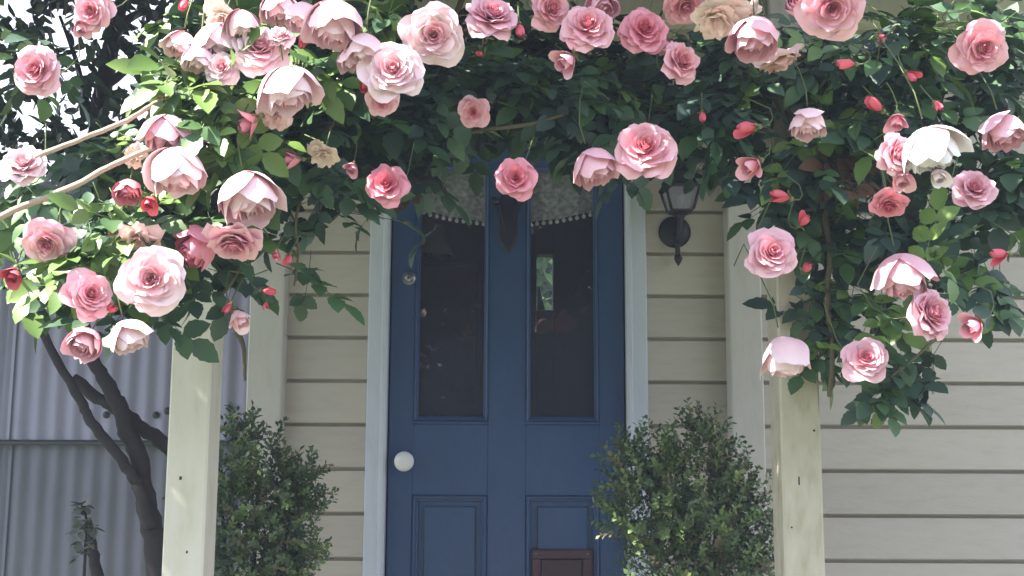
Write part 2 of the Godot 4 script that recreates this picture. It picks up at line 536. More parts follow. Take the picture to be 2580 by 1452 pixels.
func moulding(parent: Node, x0: float, x1: float, y0: float, y1: float, z: float, w: float, t: float, called := "moulding") -> void:
	# a mitred frame of quarter-round beads round an opening, one mesh for the whole bead
	var st := newst()
	var prof := [Vector2(0, 0), Vector2(0, t * 0.55), Vector2(w * 0.22, t), Vector2(w * 0.5, t * 0.9), Vector2(w * 0.62, t * 0.45), Vector2(w * 0.85, t * 0.4), Vector2(w, 0.0)]
	st.set_smooth_group(-1)
	var c := [Vector2(x0, y0), Vector2(x1, y0), Vector2(x1, y1), Vector2(x0, y1)]
	var dg := [Vector2(1, 1), Vector2(-1, 1), Vector2(-1, -1), Vector2(1, -1)]
	for i in 4:
		var j := (i + 1) % 4
		for k in prof.size() - 1:
			var a: Vector2 = prof[k]; var b: Vector2 = prof[k + 1]
			var p := func(n: int, q: Vector2) -> Vector3:
				var xy: Vector2 = c[n] + dg[n] * q.x
				return Vector3(xy.x, xy.y, z + q.y)
			quad(st, p.call(i, a), p.call(i, b), p.call(j, b), p.call(j, a))
	st.set_smooth_group(0)
	part(called, done(st), M.door, parent)

func build_house() -> void:
	house = thing("weatherboard_house", "cream weatherboard cottage wall with a blue panelled door in a pale frame", "house")
	var floor_y := 0.2
	# boards: courses of equal height either side of the door
	var pitch := 0.1520
	var first := 0.8943
	var left_end := -0.9111
	var fl := -0.5068
	var fr := 0.4774
	var n0 := int(ceil((first - floor_y) / pitch))
	for i in 20:
		var y := first + (i - n0) * pitch
		var hd := pitch
		if y + hd > 2.98: break
		weatherboard(left_end, fl if y < 2.44 else -0.06, y, hd, i * 3)
		weatherboard(fr if y < 2.44 else -0.055, 0.8275, y, hd, i * 3 + 1)
		weatherboard(0.8317, 3.3, y, hd, i * 3 + 2)
	# the wall behind the boards, with the doorway left open, and the room inside it
	var dl := -0.4312
	var dr := 0.3990
	var top := 2.42
	var bk := boxm
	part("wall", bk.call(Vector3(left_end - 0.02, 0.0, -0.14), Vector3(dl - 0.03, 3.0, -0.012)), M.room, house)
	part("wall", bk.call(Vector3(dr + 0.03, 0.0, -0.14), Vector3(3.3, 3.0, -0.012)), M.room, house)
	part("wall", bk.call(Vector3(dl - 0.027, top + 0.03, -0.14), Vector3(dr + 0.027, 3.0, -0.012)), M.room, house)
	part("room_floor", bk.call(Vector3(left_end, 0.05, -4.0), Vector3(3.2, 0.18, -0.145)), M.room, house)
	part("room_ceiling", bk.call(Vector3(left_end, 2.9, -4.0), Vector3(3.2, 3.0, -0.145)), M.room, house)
	part("side_wall", bk.call(Vector3(left_end - 0.02, 0.0, -4.2), Vector3(left_end + 0.08, 3.0, -0.143)), M.boards[0], house)
	part("side_wall", bk.call(Vector3(3.2, 0.0, -4.2), Vector3(3.3, 3.0, -0.143)), M.boards[0], house)
	# back wall of the room, with one small window that looks on the garden behind
	var wx0 := 0.1659
	var wx1 := 0.2784
	var wy0 := 2.1086
	var wy1 := 2.4926
	part("back_wall", bk.call(Vector3(left_end + 0.083, 0.0, -3.4), Vector3(wx0, 3.0, -3.25)), M.room, house)
	part("back_wall", bk.call(Vector3(wx1, 0.0, -3.4), Vector3(3.197, 3.0, -3.25)), M.room, house)
	part("back_wall", bk.call(Vector3(wx0 + 0.002, 0.0, -3.4), Vector3(wx1 - 0.002, wy0, -3.25)), M.room, house)
	part("back_wall", bk.call(Vector3(wx0 + 0.002, wy1, -3.4), Vector3(wx1 - 0.002, 3.0, -3.25)), M.room, house)
	var wc := newst()
	var wa := Vector3(0.170, 2.263, -3.200); var wb := Vector3(0.221, 2.103, -3.200); var wd := Vector3(0.170, 2.103, -3.200)
	for side in [0.0, 0.004]:
		var q := [wa + Vector3(0, 0, side), Vector3(wa.x + 0.012, wa.y, wa.z + side), wb + Vector3(0, 0, side), wd + Vector3(0, 0, side)]
		if side == 0.0: q.reverse()
		quad(wc, q[0], q[1], q[2], q[3])
	part("window_curtain", done(wc), M.pompom, house)
	# roof over the room, its eave short of the pergola
	var st := newst()
	prism(st, [Vector2(0.44, 2.96), Vector2(0.44, 3.02), Vector2(-4.6, 4.9), Vector2(-4.6, 4.84)], -1.75, 3.5)
	part("roof", done(st), M.roof, house)
	st = newst()
	prism(st, [Vector2(0.44, 2.96), Vector2(0.44, 3.02), Vector2(-2.4, 4.06), Vector2(-2.4, 4.00)], -4.8, -1.755)
	part("roof", done(st), M.roof, house)
	st = newst()
	prism(st, [Vector2(0.47, 2.93), Vector2(0.47, 2.97), Vector2(1.16, 2.85), Vector2(1.16, 2.81)], -2.9, 1.75)
	part("porch_roof", done(st), M.roof, house)
	part("fascia", boxm(Vector3(-4.8, 2.92, 0.443), Vector3(3.5, 3.05, 0.465)), M.post, house)
	# door frame: two jambs and a head, each with a stop bead next to the door
	var fz := 0.045
	var fl1 := dl - 0.003
	var fr0 := dr + 0.003
	part("door_jamb", boxm(Vector3(fl + 0.002, floor_y, -0.01), Vector3(fl1, top, fz), 0.004), M.frame, house)
	part("door_jamb", boxm(Vector3(fr0, floor_y, -0.01), Vector3(fr - 0.002, top, fz), 0.004), M.frame, house)
	part("jamb_bead", boxm(Vector3(fl1 - 0.022, floor_y, fz - 0.01), Vector3(fl1 - 0.004, top, fz + 0.009), 0.004), M.frame, house)
	part("jamb_bead", boxm(Vector3(fr0 + 0.004, floor_y, fz - 0.01), Vector3(fr0 + 0.022, top, fz + 0.009), 0.004), M.frame, house)
	part("door_head", boxm(Vector3(fl - 0.01, top + 0.002, -0.012), Vector3(fr + 0.01, top + 0.11, fz + 0.004), 0.004), M.frame, house)
	build_door(dl, dr, floor_y, top)

func build_door(dl: float, dr: float, y0: float, y1: float) -> void:
	# face of stiles and rails at z = 0.0 (36 mm behind the frame), panels and panes set back
	var zf := 0.006
	var d := 3.65 - zf
	var zb := -0.038
	var gl0 := -0.3349; var gl1 := -0.0885
	var gr0 := 0.0627; var gr1 := 0.3048
	var gy0 := 1.3572
	var gy1 := y1 - 0.15
	var pl0 := -0.3521; var pl1 := -0.0757
	var pr0 := 0.0379; var pr1 := 0.3104
	var py1 := 1.1048
	var py0 := y0 + 0.25
	var cx0 := (gl1 + pl1) * 0.5
	var cx1 := (gr0 + pr0) * 0.5
	gl1 = cx0; pl1 = cx0; gr0 = cx1; pr0 = cx1
	gl0 = (gl0 + pl0) * 0.5; pl0 = gl0
	gr1 = (gr1 + pr1) * 0.5; pr1 = gr1
	var door := part("door", boxm(Vector3(dl + 0.003, y0 + 0.005, zb), Vector3(gl0, y1 - 0.003, zf), 0.002), M.door, house, Vector3.ZERO, "blue door with two tall panes over two panels")
	part("stile", boxm(Vector3(gr1, y0 + 0.005, zb), Vector3(dr - 0.003, y1 - 0.003, zf), 0.002), M.door, door)
	part("muntin", boxm(Vector3(cx0, py0, zb), Vector3(cx1, y1 - 0.155, zf), 0.002), M.door, door)
	for r in [[y0 + 0.006, py0 - 0.0015], [py1, gy0], [gy1, y1 - 0.004]]:
		part("rail", boxm(Vector3(gl0 + 0.0005, r[0], zb + 0.001), Vector3(cx0 - 0.0005, r[1], zf - 0.0006), 0.001), M.door, door)
		part("rail", boxm(Vector3(cx1 + 0.0005, r[0], zb + 0.001), Vector3(gr1 - 0.0005, r[1], zf - 0.0006), 0.001), M.door, door)
	part("rail", boxm(Vector3(cx0 + 0.0005, y0 + 0.006, zb + 0.001), Vector3(cx1 - 0.0005, py0 - 0.0015, zf - 0.0006), 0.001), M.door, door)
	part("rail", boxm(Vector3(cx0 + 0.0005, y1 - 0.1535, zb + 0.001), Vector3(cx1 - 0.0005, y1 - 0.004, zf - 0.0006), 0.001), M.door, door)
	for g in [[gl0, gl1], [gr0, gr1]]:
		part("pane", boxm(Vector3(g[0] + 0.004, gy0 + 0.004, -0.022), Vector3(g[1] - 0.004, gy1 - 0.004, -0.018), 0.0005), M.glass, door)
		moulding(door, g[0], g[1], gy0, gy1, zf - 0.014, 0.017, 0.022)
		part("panel", boxm(Vector3(g[0] + 0.0007, py0, zb + 0.004), Vector3(g[1] - 0.0007, py1 - 0.0007, zf - 0.020), 0.0005), M.door, door)
		part("raised_field", boxm(Vector3(g[0] + 0.040, py0 + 0.040, zf - 0.0205), Vector3(g[1] - 0.040, py1 - 0.040, zf - 0.011), 0.005), M.door, door)
		moulding(door, g[0], g[1], py0, py1, zf - 0.0195, 0.024, 0.027)
	# weather sill under the panes
	for g in [[gl0, gl1], [gr0, gr1]]:
		part("pane_sill", boxm(Vector3(g[0] - 0.004, gy0 - 0.010, zf - 0.002), Vector3(g[1] + 0.004, gy0 + 0.001, zf + 0.010), 0.003), M.door, door)
	# porcelain knob on a rose plate
	var kp := Vector3(-0.369, 1.220, 0.050)
	var st := newst()
	var fwd := Transform3D(Basis(Vector3.RIGHT, PI / 2), Vector3(kp.x, kp.y, zf))
	lathe(st, [[0.0, 0.0], [0.026, 0.0], [0.027, 0.003], [0.023, 0.006], [0.012, 0.008], [0.010, 0.020]], 24, fwd)
	var rosep := part("knob_plate", done(st), M.brass, door)
	st = newst()
	lathe(st, [[0.010, 0.016], [0.014, 0.022], [0.028, 0.030], [0.034, 0.040], [0.0345, 0.047], [0.031, 0.055], [0.022, 0.061], [0.010, 0.064], [0.0, 0.0645]], 28, fwd)
	part("knob", done(st), M.porcelain, door)
	# night latch
	var lp := Vector3(-0.367, 1.863, 0.020)
	st = newst()
	var lx := Transform3D(Basis(Vector3.RIGHT, PI / 2), Vector3(lp.x, lp.y, zf))
	lathe(st, [[0.026, 0.0], [0.026, 0.004], [0.022, 0.008], [0.016, 0.010], [0.015, 0.018], [0.012, 0.020], [0.0, 0.020]], 20, lx)
	part("latch", done(st), M.steel, door)
	part("keyhole", boxm(Vector3(lp.x - 0.0015, lp.y - 0.007, zf + 0.0195), Vector3(lp.x + 0.0015, lp.y + 0.007, zf + 0.0206), 0.0004), M.black, door)
	# knocker: scrolled crosspiece over a tapering drop
	var q := Vector3(-0.015, 2.066, 0.020)
	st = newst()
	var out := [Vector2(-0.055, 0.092), Vector2(-0.030, 0.084), Vector2(-0.020, 0.105), Vector2(0.0, 0.116), Vector2(0.020, 0.105), Vector2(0.030, 0.084), Vector2(0.055, 0.092), Vector2(0.058, 0.066), Vector2(0.042, 0.050), Vector2(0.036, 0.030), Vector2(0.037, -0.045), Vector2(0.030, -0.070), Vector2(0.014, -0.098), Vector2(0.0, -0.112), Vector2(-0.014, -0.098), Vector2(-0.030, -0.070), Vector2(-0.037, -0.045), Vector2(-0.036, 0.030), Vector2(-0.042, 0.050), Vector2(-0.058, 0.066)]
	var t := 0.012
	var mid := Vector2(0, 0.0)
	st.set_smooth_group(-1)
	for i in out.size():
		var a: Vector2 = out[i]; var b: Vector2 = out[(i + 1) % out.size()]
		var a2 := mid + (a - mid) * 0.86; var b2 := mid + (b - mid) * 0.86
		var A := Vector3(q.x + a.x, q.y + a.y, zf); var B := Vector3(q.x + b.x, q.y + b.y, zf)
		var A1 := Vector3(A.x, A.y, zf + t * 0.6); var B1 := Vector3(B.x, B.y, zf + t * 0.6)
		var A2 := Vector3(q.x + a2.x, q.y + a2.y, zf + t); var B2 := Vector3(q.x + b2.x, q.y + b2.y, zf + t)
		quad(st, A, B, B1, A1); quad(st, A1, B1, B2, A2)
		tri(st, A2, B2, Vector3(q.x, q.y, zf + t))
	st.set_smooth_group(0)
	var kn := part("knocker", done(st), M.knocker, door)
	st = newst()
	var ring := []
	for i in 13:
		var a := PI * i / 12.0
		ring.append(Vector3(q.x + 0.024 * cos(a), q.y + 0.062 - 0.085 * sin(a), zf + 0.018 + 0.008 * sin(a)))
	tube(st, ring, 0.006, 0.006, 8)
	part("swing_ring", done(st), M.knocker, kn)
	for s in [-1.0, 1.0]:
		st = newst()
		lathe(st, [[0.0, 0.0], [0.012, 0.0], [0.011, 0.006], [0.006, 0.010], [0.0, 0.011]], 12, Transform3D(Basis(Vector3.RIGHT, PI / 2), Vector3(q.x + s * 0.043, q.y + 0.074, zf + t)))
		part("scroll_boss", done(st), M.knocker, kn)
	# pet flap low in the right panel
	var a0 := Vector3(0.072, 0.920, 0.010); var a1 := Vector3(0.279, 0.921, 0.010)
	var hgt := 0.24
	var zz := zf - 0.004
	st = newst()
	var fw := 0.030
	box(st, Vector3(a0.x, a0.y - fw, zf - 0.0135), Vector3(a1.x, a0.y, zz + 0.012), 0.003)
	box(st, Vector3(a0.x, a0.y - hgt, zf - 0.0135), Vector3(a1.x, a0.y - hgt + fw, zz + 0.012), 0.003)
	box(st, Vector3(a0.x + 0.001, a0.y - hgt + fw, zf - 0.013), Vector3(a0.x + fw, a0.y - fw, zz + 0.0115), 0.003)
	box(st, Vector3(a1.x - fw, a0.y - hgt + fw, zf - 0.013), Vector3(a1.x - 0.001, a0.y - fw, zz + 0.0115), 0.003)
	var flap := part("pet_flap", done(st), M.maroon, door, Vector3.ZERO, "maroon pet flap with four corner screws")
	part("flap_leaf", boxm(Vector3(a0.x + fw + 0.002, a0.y - hgt + fw, zf - 0.012), Vector3(a1.x - fw - 0.002, a0.y - fw - 0.002, zz + 0.003), 0.003), M.maroon_flap, flap)
	for sx in [a0.x + 0.014, a1.x - 0.014]:
		for sy in [a0.y - 0.014, a0.y - hgt + 0.014]:
			st = newst()
			lathe(st, [[0.006, 0.0], [0.0055, 0.002], [0.0, 0.0032]], 10, Transform3D(Basis(Vector3.RIGHT, PI / 2), Vector3(sx, sy, zz + 0.012)))
			part("screw", done(st), M.brass, flap)

func build_curtain() -> void:
	# one gathered lace valance behind both panes; its hem hangs lowest at the middle, with bobbles along it
	var hem := func(x: float) -> float:
		var u: float = (x - -0.0128) / 0.31
		return 2.0834 + 0.044 * u * u
	var lace := thing("lace_valance", "grey lace valance with bobble fringe hanging inside the door panes", "curtain")
	var st := newst()
	var x0 := -0.3797; var x1 := 0.3542
	var n := 90
	for side in [0, 1]:
		for i in n:
			for j in 6:
				var q := []
				for k in [[i, j], [i, j + 1], [i + 1, j + 1], [i + 1, j]]:
					var x: float = lerpf(x0, x1, float(k[0]) / n)
					var y: float = lerpf(hem.call(x), 2.28, k[1] / 6.0)
					q.append(Vector3(x, y, -0.075 + 0.010 * sin(x * 62.0 + 0.6 * sin(x * 17.0)) - side * 0.0012))
				if side: q.reverse()
				quad(st, q[0], q[1], q[2], q[3])
	part("cloth", done(st), M.lace, lace)
	var m := SphereMesh.new()
	m.radius = 0.0078; m.height = 0.0165; m.radial_segments = 10; m.rings = 6
	var x := x0 + 0.005
	while x < x1:
		part("bobble", m, M.pompom, lace, Vector3(x, hem.call(x) - 0.012 + rnd(-0.001, 0.001), -0.066))
		x += 0.0245
	# hanging threads of the fringe
	st = newst()
	x = x0 + 0.005
	while x < x1:
		tube(st, [Vector3(x, hem.call(x) + 0.003, -0.068), Vector3(x, hem.call(x) - 0.008, -0.066)], 0.0018, 0.0018, 4)
		x += 0.0245
	part("fringe_thread", done(st), M.pompom, lace)

func build_inside() -> void:
	# a tall dark cabinet with a pale shade on it, dim behind the left pane
	var c := thing("cabinet", "dark tall cabinet dimly seen behind the left door pane", "cabinet")
	var z := -0.75
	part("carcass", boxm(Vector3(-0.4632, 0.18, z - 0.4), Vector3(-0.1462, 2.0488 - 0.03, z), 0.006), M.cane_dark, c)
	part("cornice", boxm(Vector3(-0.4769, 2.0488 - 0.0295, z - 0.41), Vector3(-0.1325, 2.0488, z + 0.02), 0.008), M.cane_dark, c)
	var l := thing("lamp_shade", "dim pale lampshade on top of the cabinet behind the left pane", "lamp", Vector3(-0.360, 2.065, -0.850))
	var st := newst()
	lathe(st, [[0.105, 0.015], [0.055, 0.155], [0.052, 0.155], [0.102, 0.015]], 24)
	part("shade", done(st), mat(lin(0.42, 0.41, 0.34), 0.9), l)
	st = newst()
	lathe(st, [[0.05, 0.001], [0.05, 0.01], [0.012, 0.018], [0.01, 0.10], [0.0, 0.102]], 16)
	part("base", done(st), M.brass, l)

# ---------------------------------------------------------------- pergola and lantern
func build_pergola() -> void:
	var p := thing("pergola", "cream painted timber pergola with square posts before the blue door", "pergola")
	var zf := 1.15
	var lx0 := -0.8249; var lx1 := -0.7270
	var rx0 := 0.6471; var rx1 := 0.7432
	part("post", boxm(Vector3(lx0, 0.2, zf - 0.102), Vector3(lx1, 2.50, zf), 0.005), M.post, p, Vector3.ZERO, "left front post, pale cream")
	part("post", boxm(Vector3(rx0, 0.2, zf - 0.102), Vector3(rx1, 2.50, zf), 0.005), M.post_mossy, p, Vector3.ZERO, "right front post with greenish stains")
	for k in [[Vector3(0.687, 1.218, 1.150), 0.010, 0.0016], [Vector3(0.727, 1.337, 1.150), 0.0025, 0.0025], [Vector3(0.666, 1.109, 1.150), 0.002, 0.002], [Vector3(-0.789, 1.218, 1.150), 0.004, 0.003], [Vector3(-0.766, 1.046, 1.150), 0.003, 0.002]]:
		var c: Vector3 = k[0]
		part("nail_hole", boxm(Vector3(c.x - k[2], c.y - k[1], zf - 0.002), Vector3(c.x + k[2], c.y + k[1], zf + 0.0008), 0.0004), M.bark, p)
	part("wall_post", boxm(Vector3(-0.9131, 0.2, -0.012), Vector3(-0.7923, 2.78, 0.085), 0.005), M.wall_post, p)
	part("wall_post", boxm(Vector3(0.7521, 0.2, 0.0275), Vector3(0.8647, 2.78, 0.105), 0.005), M.wall_post, p)
	part("beam", boxm(Vector3(lx0 - 0.35, 2.502, zf - 0.12), Vector3(rx1 + 1.2, 2.64, zf + 0.02), 0.006), M.post, p)
	part("wall_plate", boxm(Vector3(-0.9461, 2.782, 0.03), Vector3(rx1 + 1.2, 2.895, 0.11), 0.006), M.post, p)
	var x := lx0 - 0.12
	while x < rx1 + 1.1:
		var st := newst()
		prism(st, [Vector2(0.112, 2.80), Vector2(1.42, 2.643), Vector2(1.42, 2.735), Vector2(0.112, 2.893)], x, x + 0.045)
		part("rafter", done(st), M.post, p)
		x += 0.52

func build_lantern() -> void:
	var at := Vector3(0.579, 2.030, 0.030)
	var l := thing("wall_lantern", "black carriage lantern with grey panes fixed to the boards right of the door", "lantern", at)
	var st := newst()
	var zw := 0.026 - at.z
	lathe(st, [[0.0, 0.0], [0.056, 0.0], [0.058, 0.006], [0.050, 0.014], [0.034, 0.020], [0.018, 0.024], [0.0, 0.026]], 24, Transform3D(Basis(Vector3.RIGHT, PI / 2), Vector3(0, 0, zw)))
	part("back_plate", done(st), M.black, l)
	# scrolled arm from the plate out and up to the cup under the lantern, and the tail below
	var zc := zw + 0.105
	st = newst()
	tube(st, smooth_path([Vector3(0, -0.01, zw + 0.02), Vector3(0, -0.045, zw + 0.05), Vector3(0, -0.03, zw + 0.09), Vector3(0.002, 0.01, zc), Vector3(0.003, 0.035, zc)], 4), 0.010, 0.009, 8)
	tube(st, smooth_path([Vector3(0, -0.025, zw + 0.03), Vector3(0.004, -0.06, zw + 0.035), Vector3(0.006, -0.095, zw + 0.03)], 4), 0.011, 0.008, 8)
	lathe(st, [[0.0, -0.128], [0.006, -0.119], [0.011, -0.110], [0.015, -0.100], [0.012, -0.090], [0.006, -0.085]], 12, Transform3D(Basis.IDENTITY, Vector3(0.007, 0, zw + 0.03)))
	part("arm", done(st), M.black, l)
	# the lantern's body: a four-sided cage, wider at the top
	var body := Transform3D(Basis.IDENTITY, Vector3(0.006, 0.0, zc))
	var y0 := 0.056; var y1 := 0.130
	var r0 := 0.038; var r1 := 0.058
	st = newst()
	lathe(st, [[0.0, 0.028], [0.016, 0.030], [0.022, 0.040], [0.052, 0.050], [0.056, y0], [0.0, y0 + 0.001]], 4, body, PI / 4, true)
	part("cup", done(st), M.black, l)
	st = newst()
	for sx in [-1.0, 1.0]:
		for sz in [-1.0, 1.0]:
			tube(st, [body * Vector3(sx * r0, y0, sz * r0), body * Vector3(sx * r1, y1, sz * r1)], 0.0055, 0.0055, 6)
	part("cage", done(st), M.black, l)
	for k in 4:
		st = newst()
		var b := Basis(Vector3.UP, k * PI / 2)
		st.set_smooth_group(-1)
		for s in [0.0, 1.0]:
			var i: float = 0.002 * s
			var q := [body * (b * Vector3(-r0, y0, r0 - i)), body * (b * Vector3(-r1, y1, r1 - i)), body * (b * Vector3(r1, y1, r1 - i)), body * (b * Vector3(r0, y0, r0 - i))]
			if s > 0.5: q.reverse()
			quad(st, q[0], q[1], q[2], q[3])
		part("pane", done(st), M.lamp_glass, l)
	st = newst()
	lathe(st, [[0.0, y1 + 0.001], [0.090, y1 + 0.001], [0.096, y1 + 0.008], [0.084, y1 + 0.020], [0.056, y1 + 0.044], [0.050, y1 + 0.060], [0.032, y1 + 0.075], [0.028, y1 + 0.092], [0.0, y1 + 0.100]], 4, body, PI / 4, true)
	lathe(st, [[0.008, y1 + 0.095], [0.012, y1 + 0.108], [0.006, y1 + 0.116], [0.0, y1 + 0.122]], 10, body)
	part("roof_cap", done(st), M.black, l)
	st = newst()
	lathe(st, [[0.007, y0], [0.008, y0 + 0.02], [0.013, y0 + 0.035], [0.012, y0 + 0.052], [0.0, y0 + 0.062]], 12, body)
	part("bulb", done(st), M.porcelain, l)

# ---------------------------------------------------------------- shrubs, fence, tree
func sprig_mesh() -> ArrayMesh:
	var st := newst()
	tube(st, [Vector3.ZERO, Vector3(0.003, 0.035, 0), Vector3(0, 0.078, 0)], 0.0009, 0.0005, 3)
	for i in 13:
		var t := 0.12 + 0.88 * i / 12.0
		var a := i * 2.4
		var o := Vector3(cos(a), 0.75, sin(a)).normalized()
		var s := Vector3(-sin(a), 0, cos(a))
		var b := Vector3(0, 0.078 * t, 0)
		var l := rnd(0.014, 0.021)
		var w := rnd(0.0042, 0.0060)
		var m := b + o * l * 0.55 + Vector3(0, 0.0015, 0)
		tri(st, b, m - s * w, m + s * w)
		tri(st, m - s * w, b + o * l, m + s * w)
	return done(st)

func sprigs(tips: Array, at: Vector3, ext: Vector3, n: int) -> void:
	for i in n:
		var q := Vector3(rng.randfn(), rng.randfn(), rng.randfn()).normalized()
		var p := at + q * ext * (rnd(0.5, 1.06) if rng.randf() < 0.85 else rnd(1.0, 1.3))
		var d := (q + Vector3(rnd(-0.6, 0.6), 0.55 + rnd(-0.5, 0.5), rnd(-0.6, 0.6))).normalized()
		var b := frame_basis(d) * Basis(Vector3.UP, rnd(0, TAU))
		tips.append(Transform3D(b.scaled(Vector3.ONE * rnd(0.7, 1.25)), p - d * 0.03))

func finish_shrub(o: Node3D, tips: Array, stem_x: float, z: float, top: float) -> void:
	var cols := []
	var tones := [Color(0.088, 0.145, 0.052), Color(0.105, 0.180, 0.056), Color(0.072, 0.118, 0.062), Color(0.190, 0.250, 0.085), Color(0.130, 0.125, 0.062)]
	for t in tips:
		var c: Color = tones[[0, 0, 0, 1, 1, 2, 2, 3, 4][rng.randi() % 9]]
		var f := rnd(0.8, 1.3)
		cols.append(Color(c.r * f, c.g * f, c.b * f))
	copies("foliage", sprig_mesh(), M.shrub_copy, tips, cols, o)
	for k in 3:
		var st := newst()
		var dx := (k - 1) * 0.05
		tube(st, smooth_path([Vector3(stem_x + dx * 0.4, 0.52, z), Vector3(stem_x + dx, 0.75, z + 0.02 * k), Vector3(stem_x + dx * 2.2, top, z - 0.03 * k)], 4), 0.012, 0.004, 7, 0.1)
		part("stem", done(st), M.bark, o)

func pot(x: float, z: float, label: String) -> void:
	var o := thing("plant_pot", label, "pot", Vector3(x, 0.2, z), "pots of the two doorside shrubs")
	var st := newst()
	lathe(st, [[0.0, 0.002], [0.12, 0.002], [0.165, 0.27], [0.182, 0.275], [0.185, 0.33], [0.165, 0.332], [0.155, 0.29], [0.0, 0.289]], 28)
	part("bowl", done(st), M.terracotta, o)
	st = newst()
	lathe(st, [[0.152, 0.30], [0.0, 0.306]], 20)
	part("soil", done(st), M.soil, o)

func build_shrubs() -> void:
	var z := 3.65 - 2.95
	var tips := []
	var a := thing("potted_shrub", "dark bushy shrub left of the door, half behind the left front post", "shrub", Vector3.ZERO, "leafy shrubs either side of the door")
	sprigs(tips, Vector3(-0.770, 1.245, 0.700), Vector3(0.062, 0.091, 0.077), 58)
	sprigs(tips, Vector3(-0.679, 1.190, 0.700), Vector3(0.085, 0.079, 0.082), 69)
	sprigs(tips, Vector3(-0.611, 1.157, 0.700), Vector3(0.068, 0.068, 0.068), 49)
	sprigs(tips, Vector3(-0.764, 1.091, 0.700), Vector3(0.125, 0.125, 0.125), 151)
	sprigs(tips, Vector3(-0.652, 1.048, 0.700), Vector3(0.113, 0.102, 0.108), 114)
	sprigs(tips, Vector3(-0.554, 1.119, 0.700), Vector3(0.028, 0.016, 0.022), 10)
	sprigs(tips, Vector3(-0.579, 1.213, 0.700), Vector3(0.023, 0.020, 0.022), 10)
	sprigs(tips, Vector3(-0.671, 1.278, 0.700), Vector3(0.020, 0.025, 0.023), 10)
	sprigs(tips, Vector3(-0.785, 1.328, 0.700), Vector3(0.032, 0.032, 0.032), 15)
	sprigs(tips, Vector3(-0.736, 0.929, 0.700), Vector3(0.147, 0.113, 0.130), 162)
	sprigs(tips, Vector3(-0.626, 0.940, 0.700), Vector3(0.068, 0.057, 0.062), 42)
	sprigs(tips, Vector3(-0.797, 0.811, 0.700), Vector3(0.170, 0.125, 0.147), 204)
	sprigs(tips, Vector3(-0.665, 0.801, 0.700), Vector3(0.125, 0.113, 0.119), 138)
	finish_shrub(a, tips, -0.7160, z, 1.2230)
	var b := thing("potted_shrub", "dark bushy shrub right of the door, overlapping the door's edge", "shrub", Vector3.ZERO, "leafy shrubs either side of the door")
	tips = []
	sprigs(tips, Vector3(0.321, 1.239, 0.700), Vector3(0.045, 0.068, 0.057), 34)
	sprigs(tips, Vector3(0.360, 1.228, 0.700), Vector3(0.045, 0.057, 0.051), 30)
	sprigs(tips, Vector3(0.439, 1.250, 0.700), Vector3(0.062, 0.068, 0.065), 45)
	sprigs(tips, Vector3(0.552, 1.295, 0.700), Vector3(0.062, 0.062, 0.062), 42)
	sprigs(tips, Vector3(0.505, 1.173, 0.700), Vector3(0.136, 0.102, 0.119), 135)
	sprigs(tips, Vector3(0.628, 1.196, 0.700), Vector3(0.051, 0.068, 0.060), 38)
	sprigs(tips, Vector3(0.660, 1.130, 0.700), Vector3(0.051, 0.068, 0.060), 38)
	sprigs(tips, Vector3(0.392, 1.107, 0.700), Vector3(0.125, 0.102, 0.113), 124)
	sprigs(tips, Vector3(0.320, 1.085, 0.700), Vector3(0.051, 0.068, 0.060), 38)
	sprigs(tips, Vector3(0.569, 1.053, 0.700), Vector3(0.136, 0.113, 0.125), 150)
	sprigs(tips, Vector3(0.679, 1.021, 0.700), Vector3(0.040, 0.079, 0.060), 35)
	sprigs(tips, Vector3(0.434, 0.956, 0.700), Vector3(0.125, 0.102, 0.113), 124)
	sprigs(tips, Vector3(0.600, 0.935, 0.700), Vector3(0.125, 0.102, 0.113), 124)
	sprigs(tips, Vector3(0.432, 0.817, 0.700), Vector3(0.125, 0.102, 0.113), 124)
	sprigs(tips, Vector3(0.597, 0.817, 0.700), Vector3(0.113, 0.102, 0.108), 114)
	sprigs(tips, Vector3(0.508, 1.345, 0.700), Vector3(0.020, 0.016, 0.018), 9)
	finish_shrub(b, tips, 0.4902, z, 1.2503)
	pot(-0.7160, z, "clay pot under the shrub left of the door")
	pot(0.4902, z, "clay pot under the shrub right of the door")

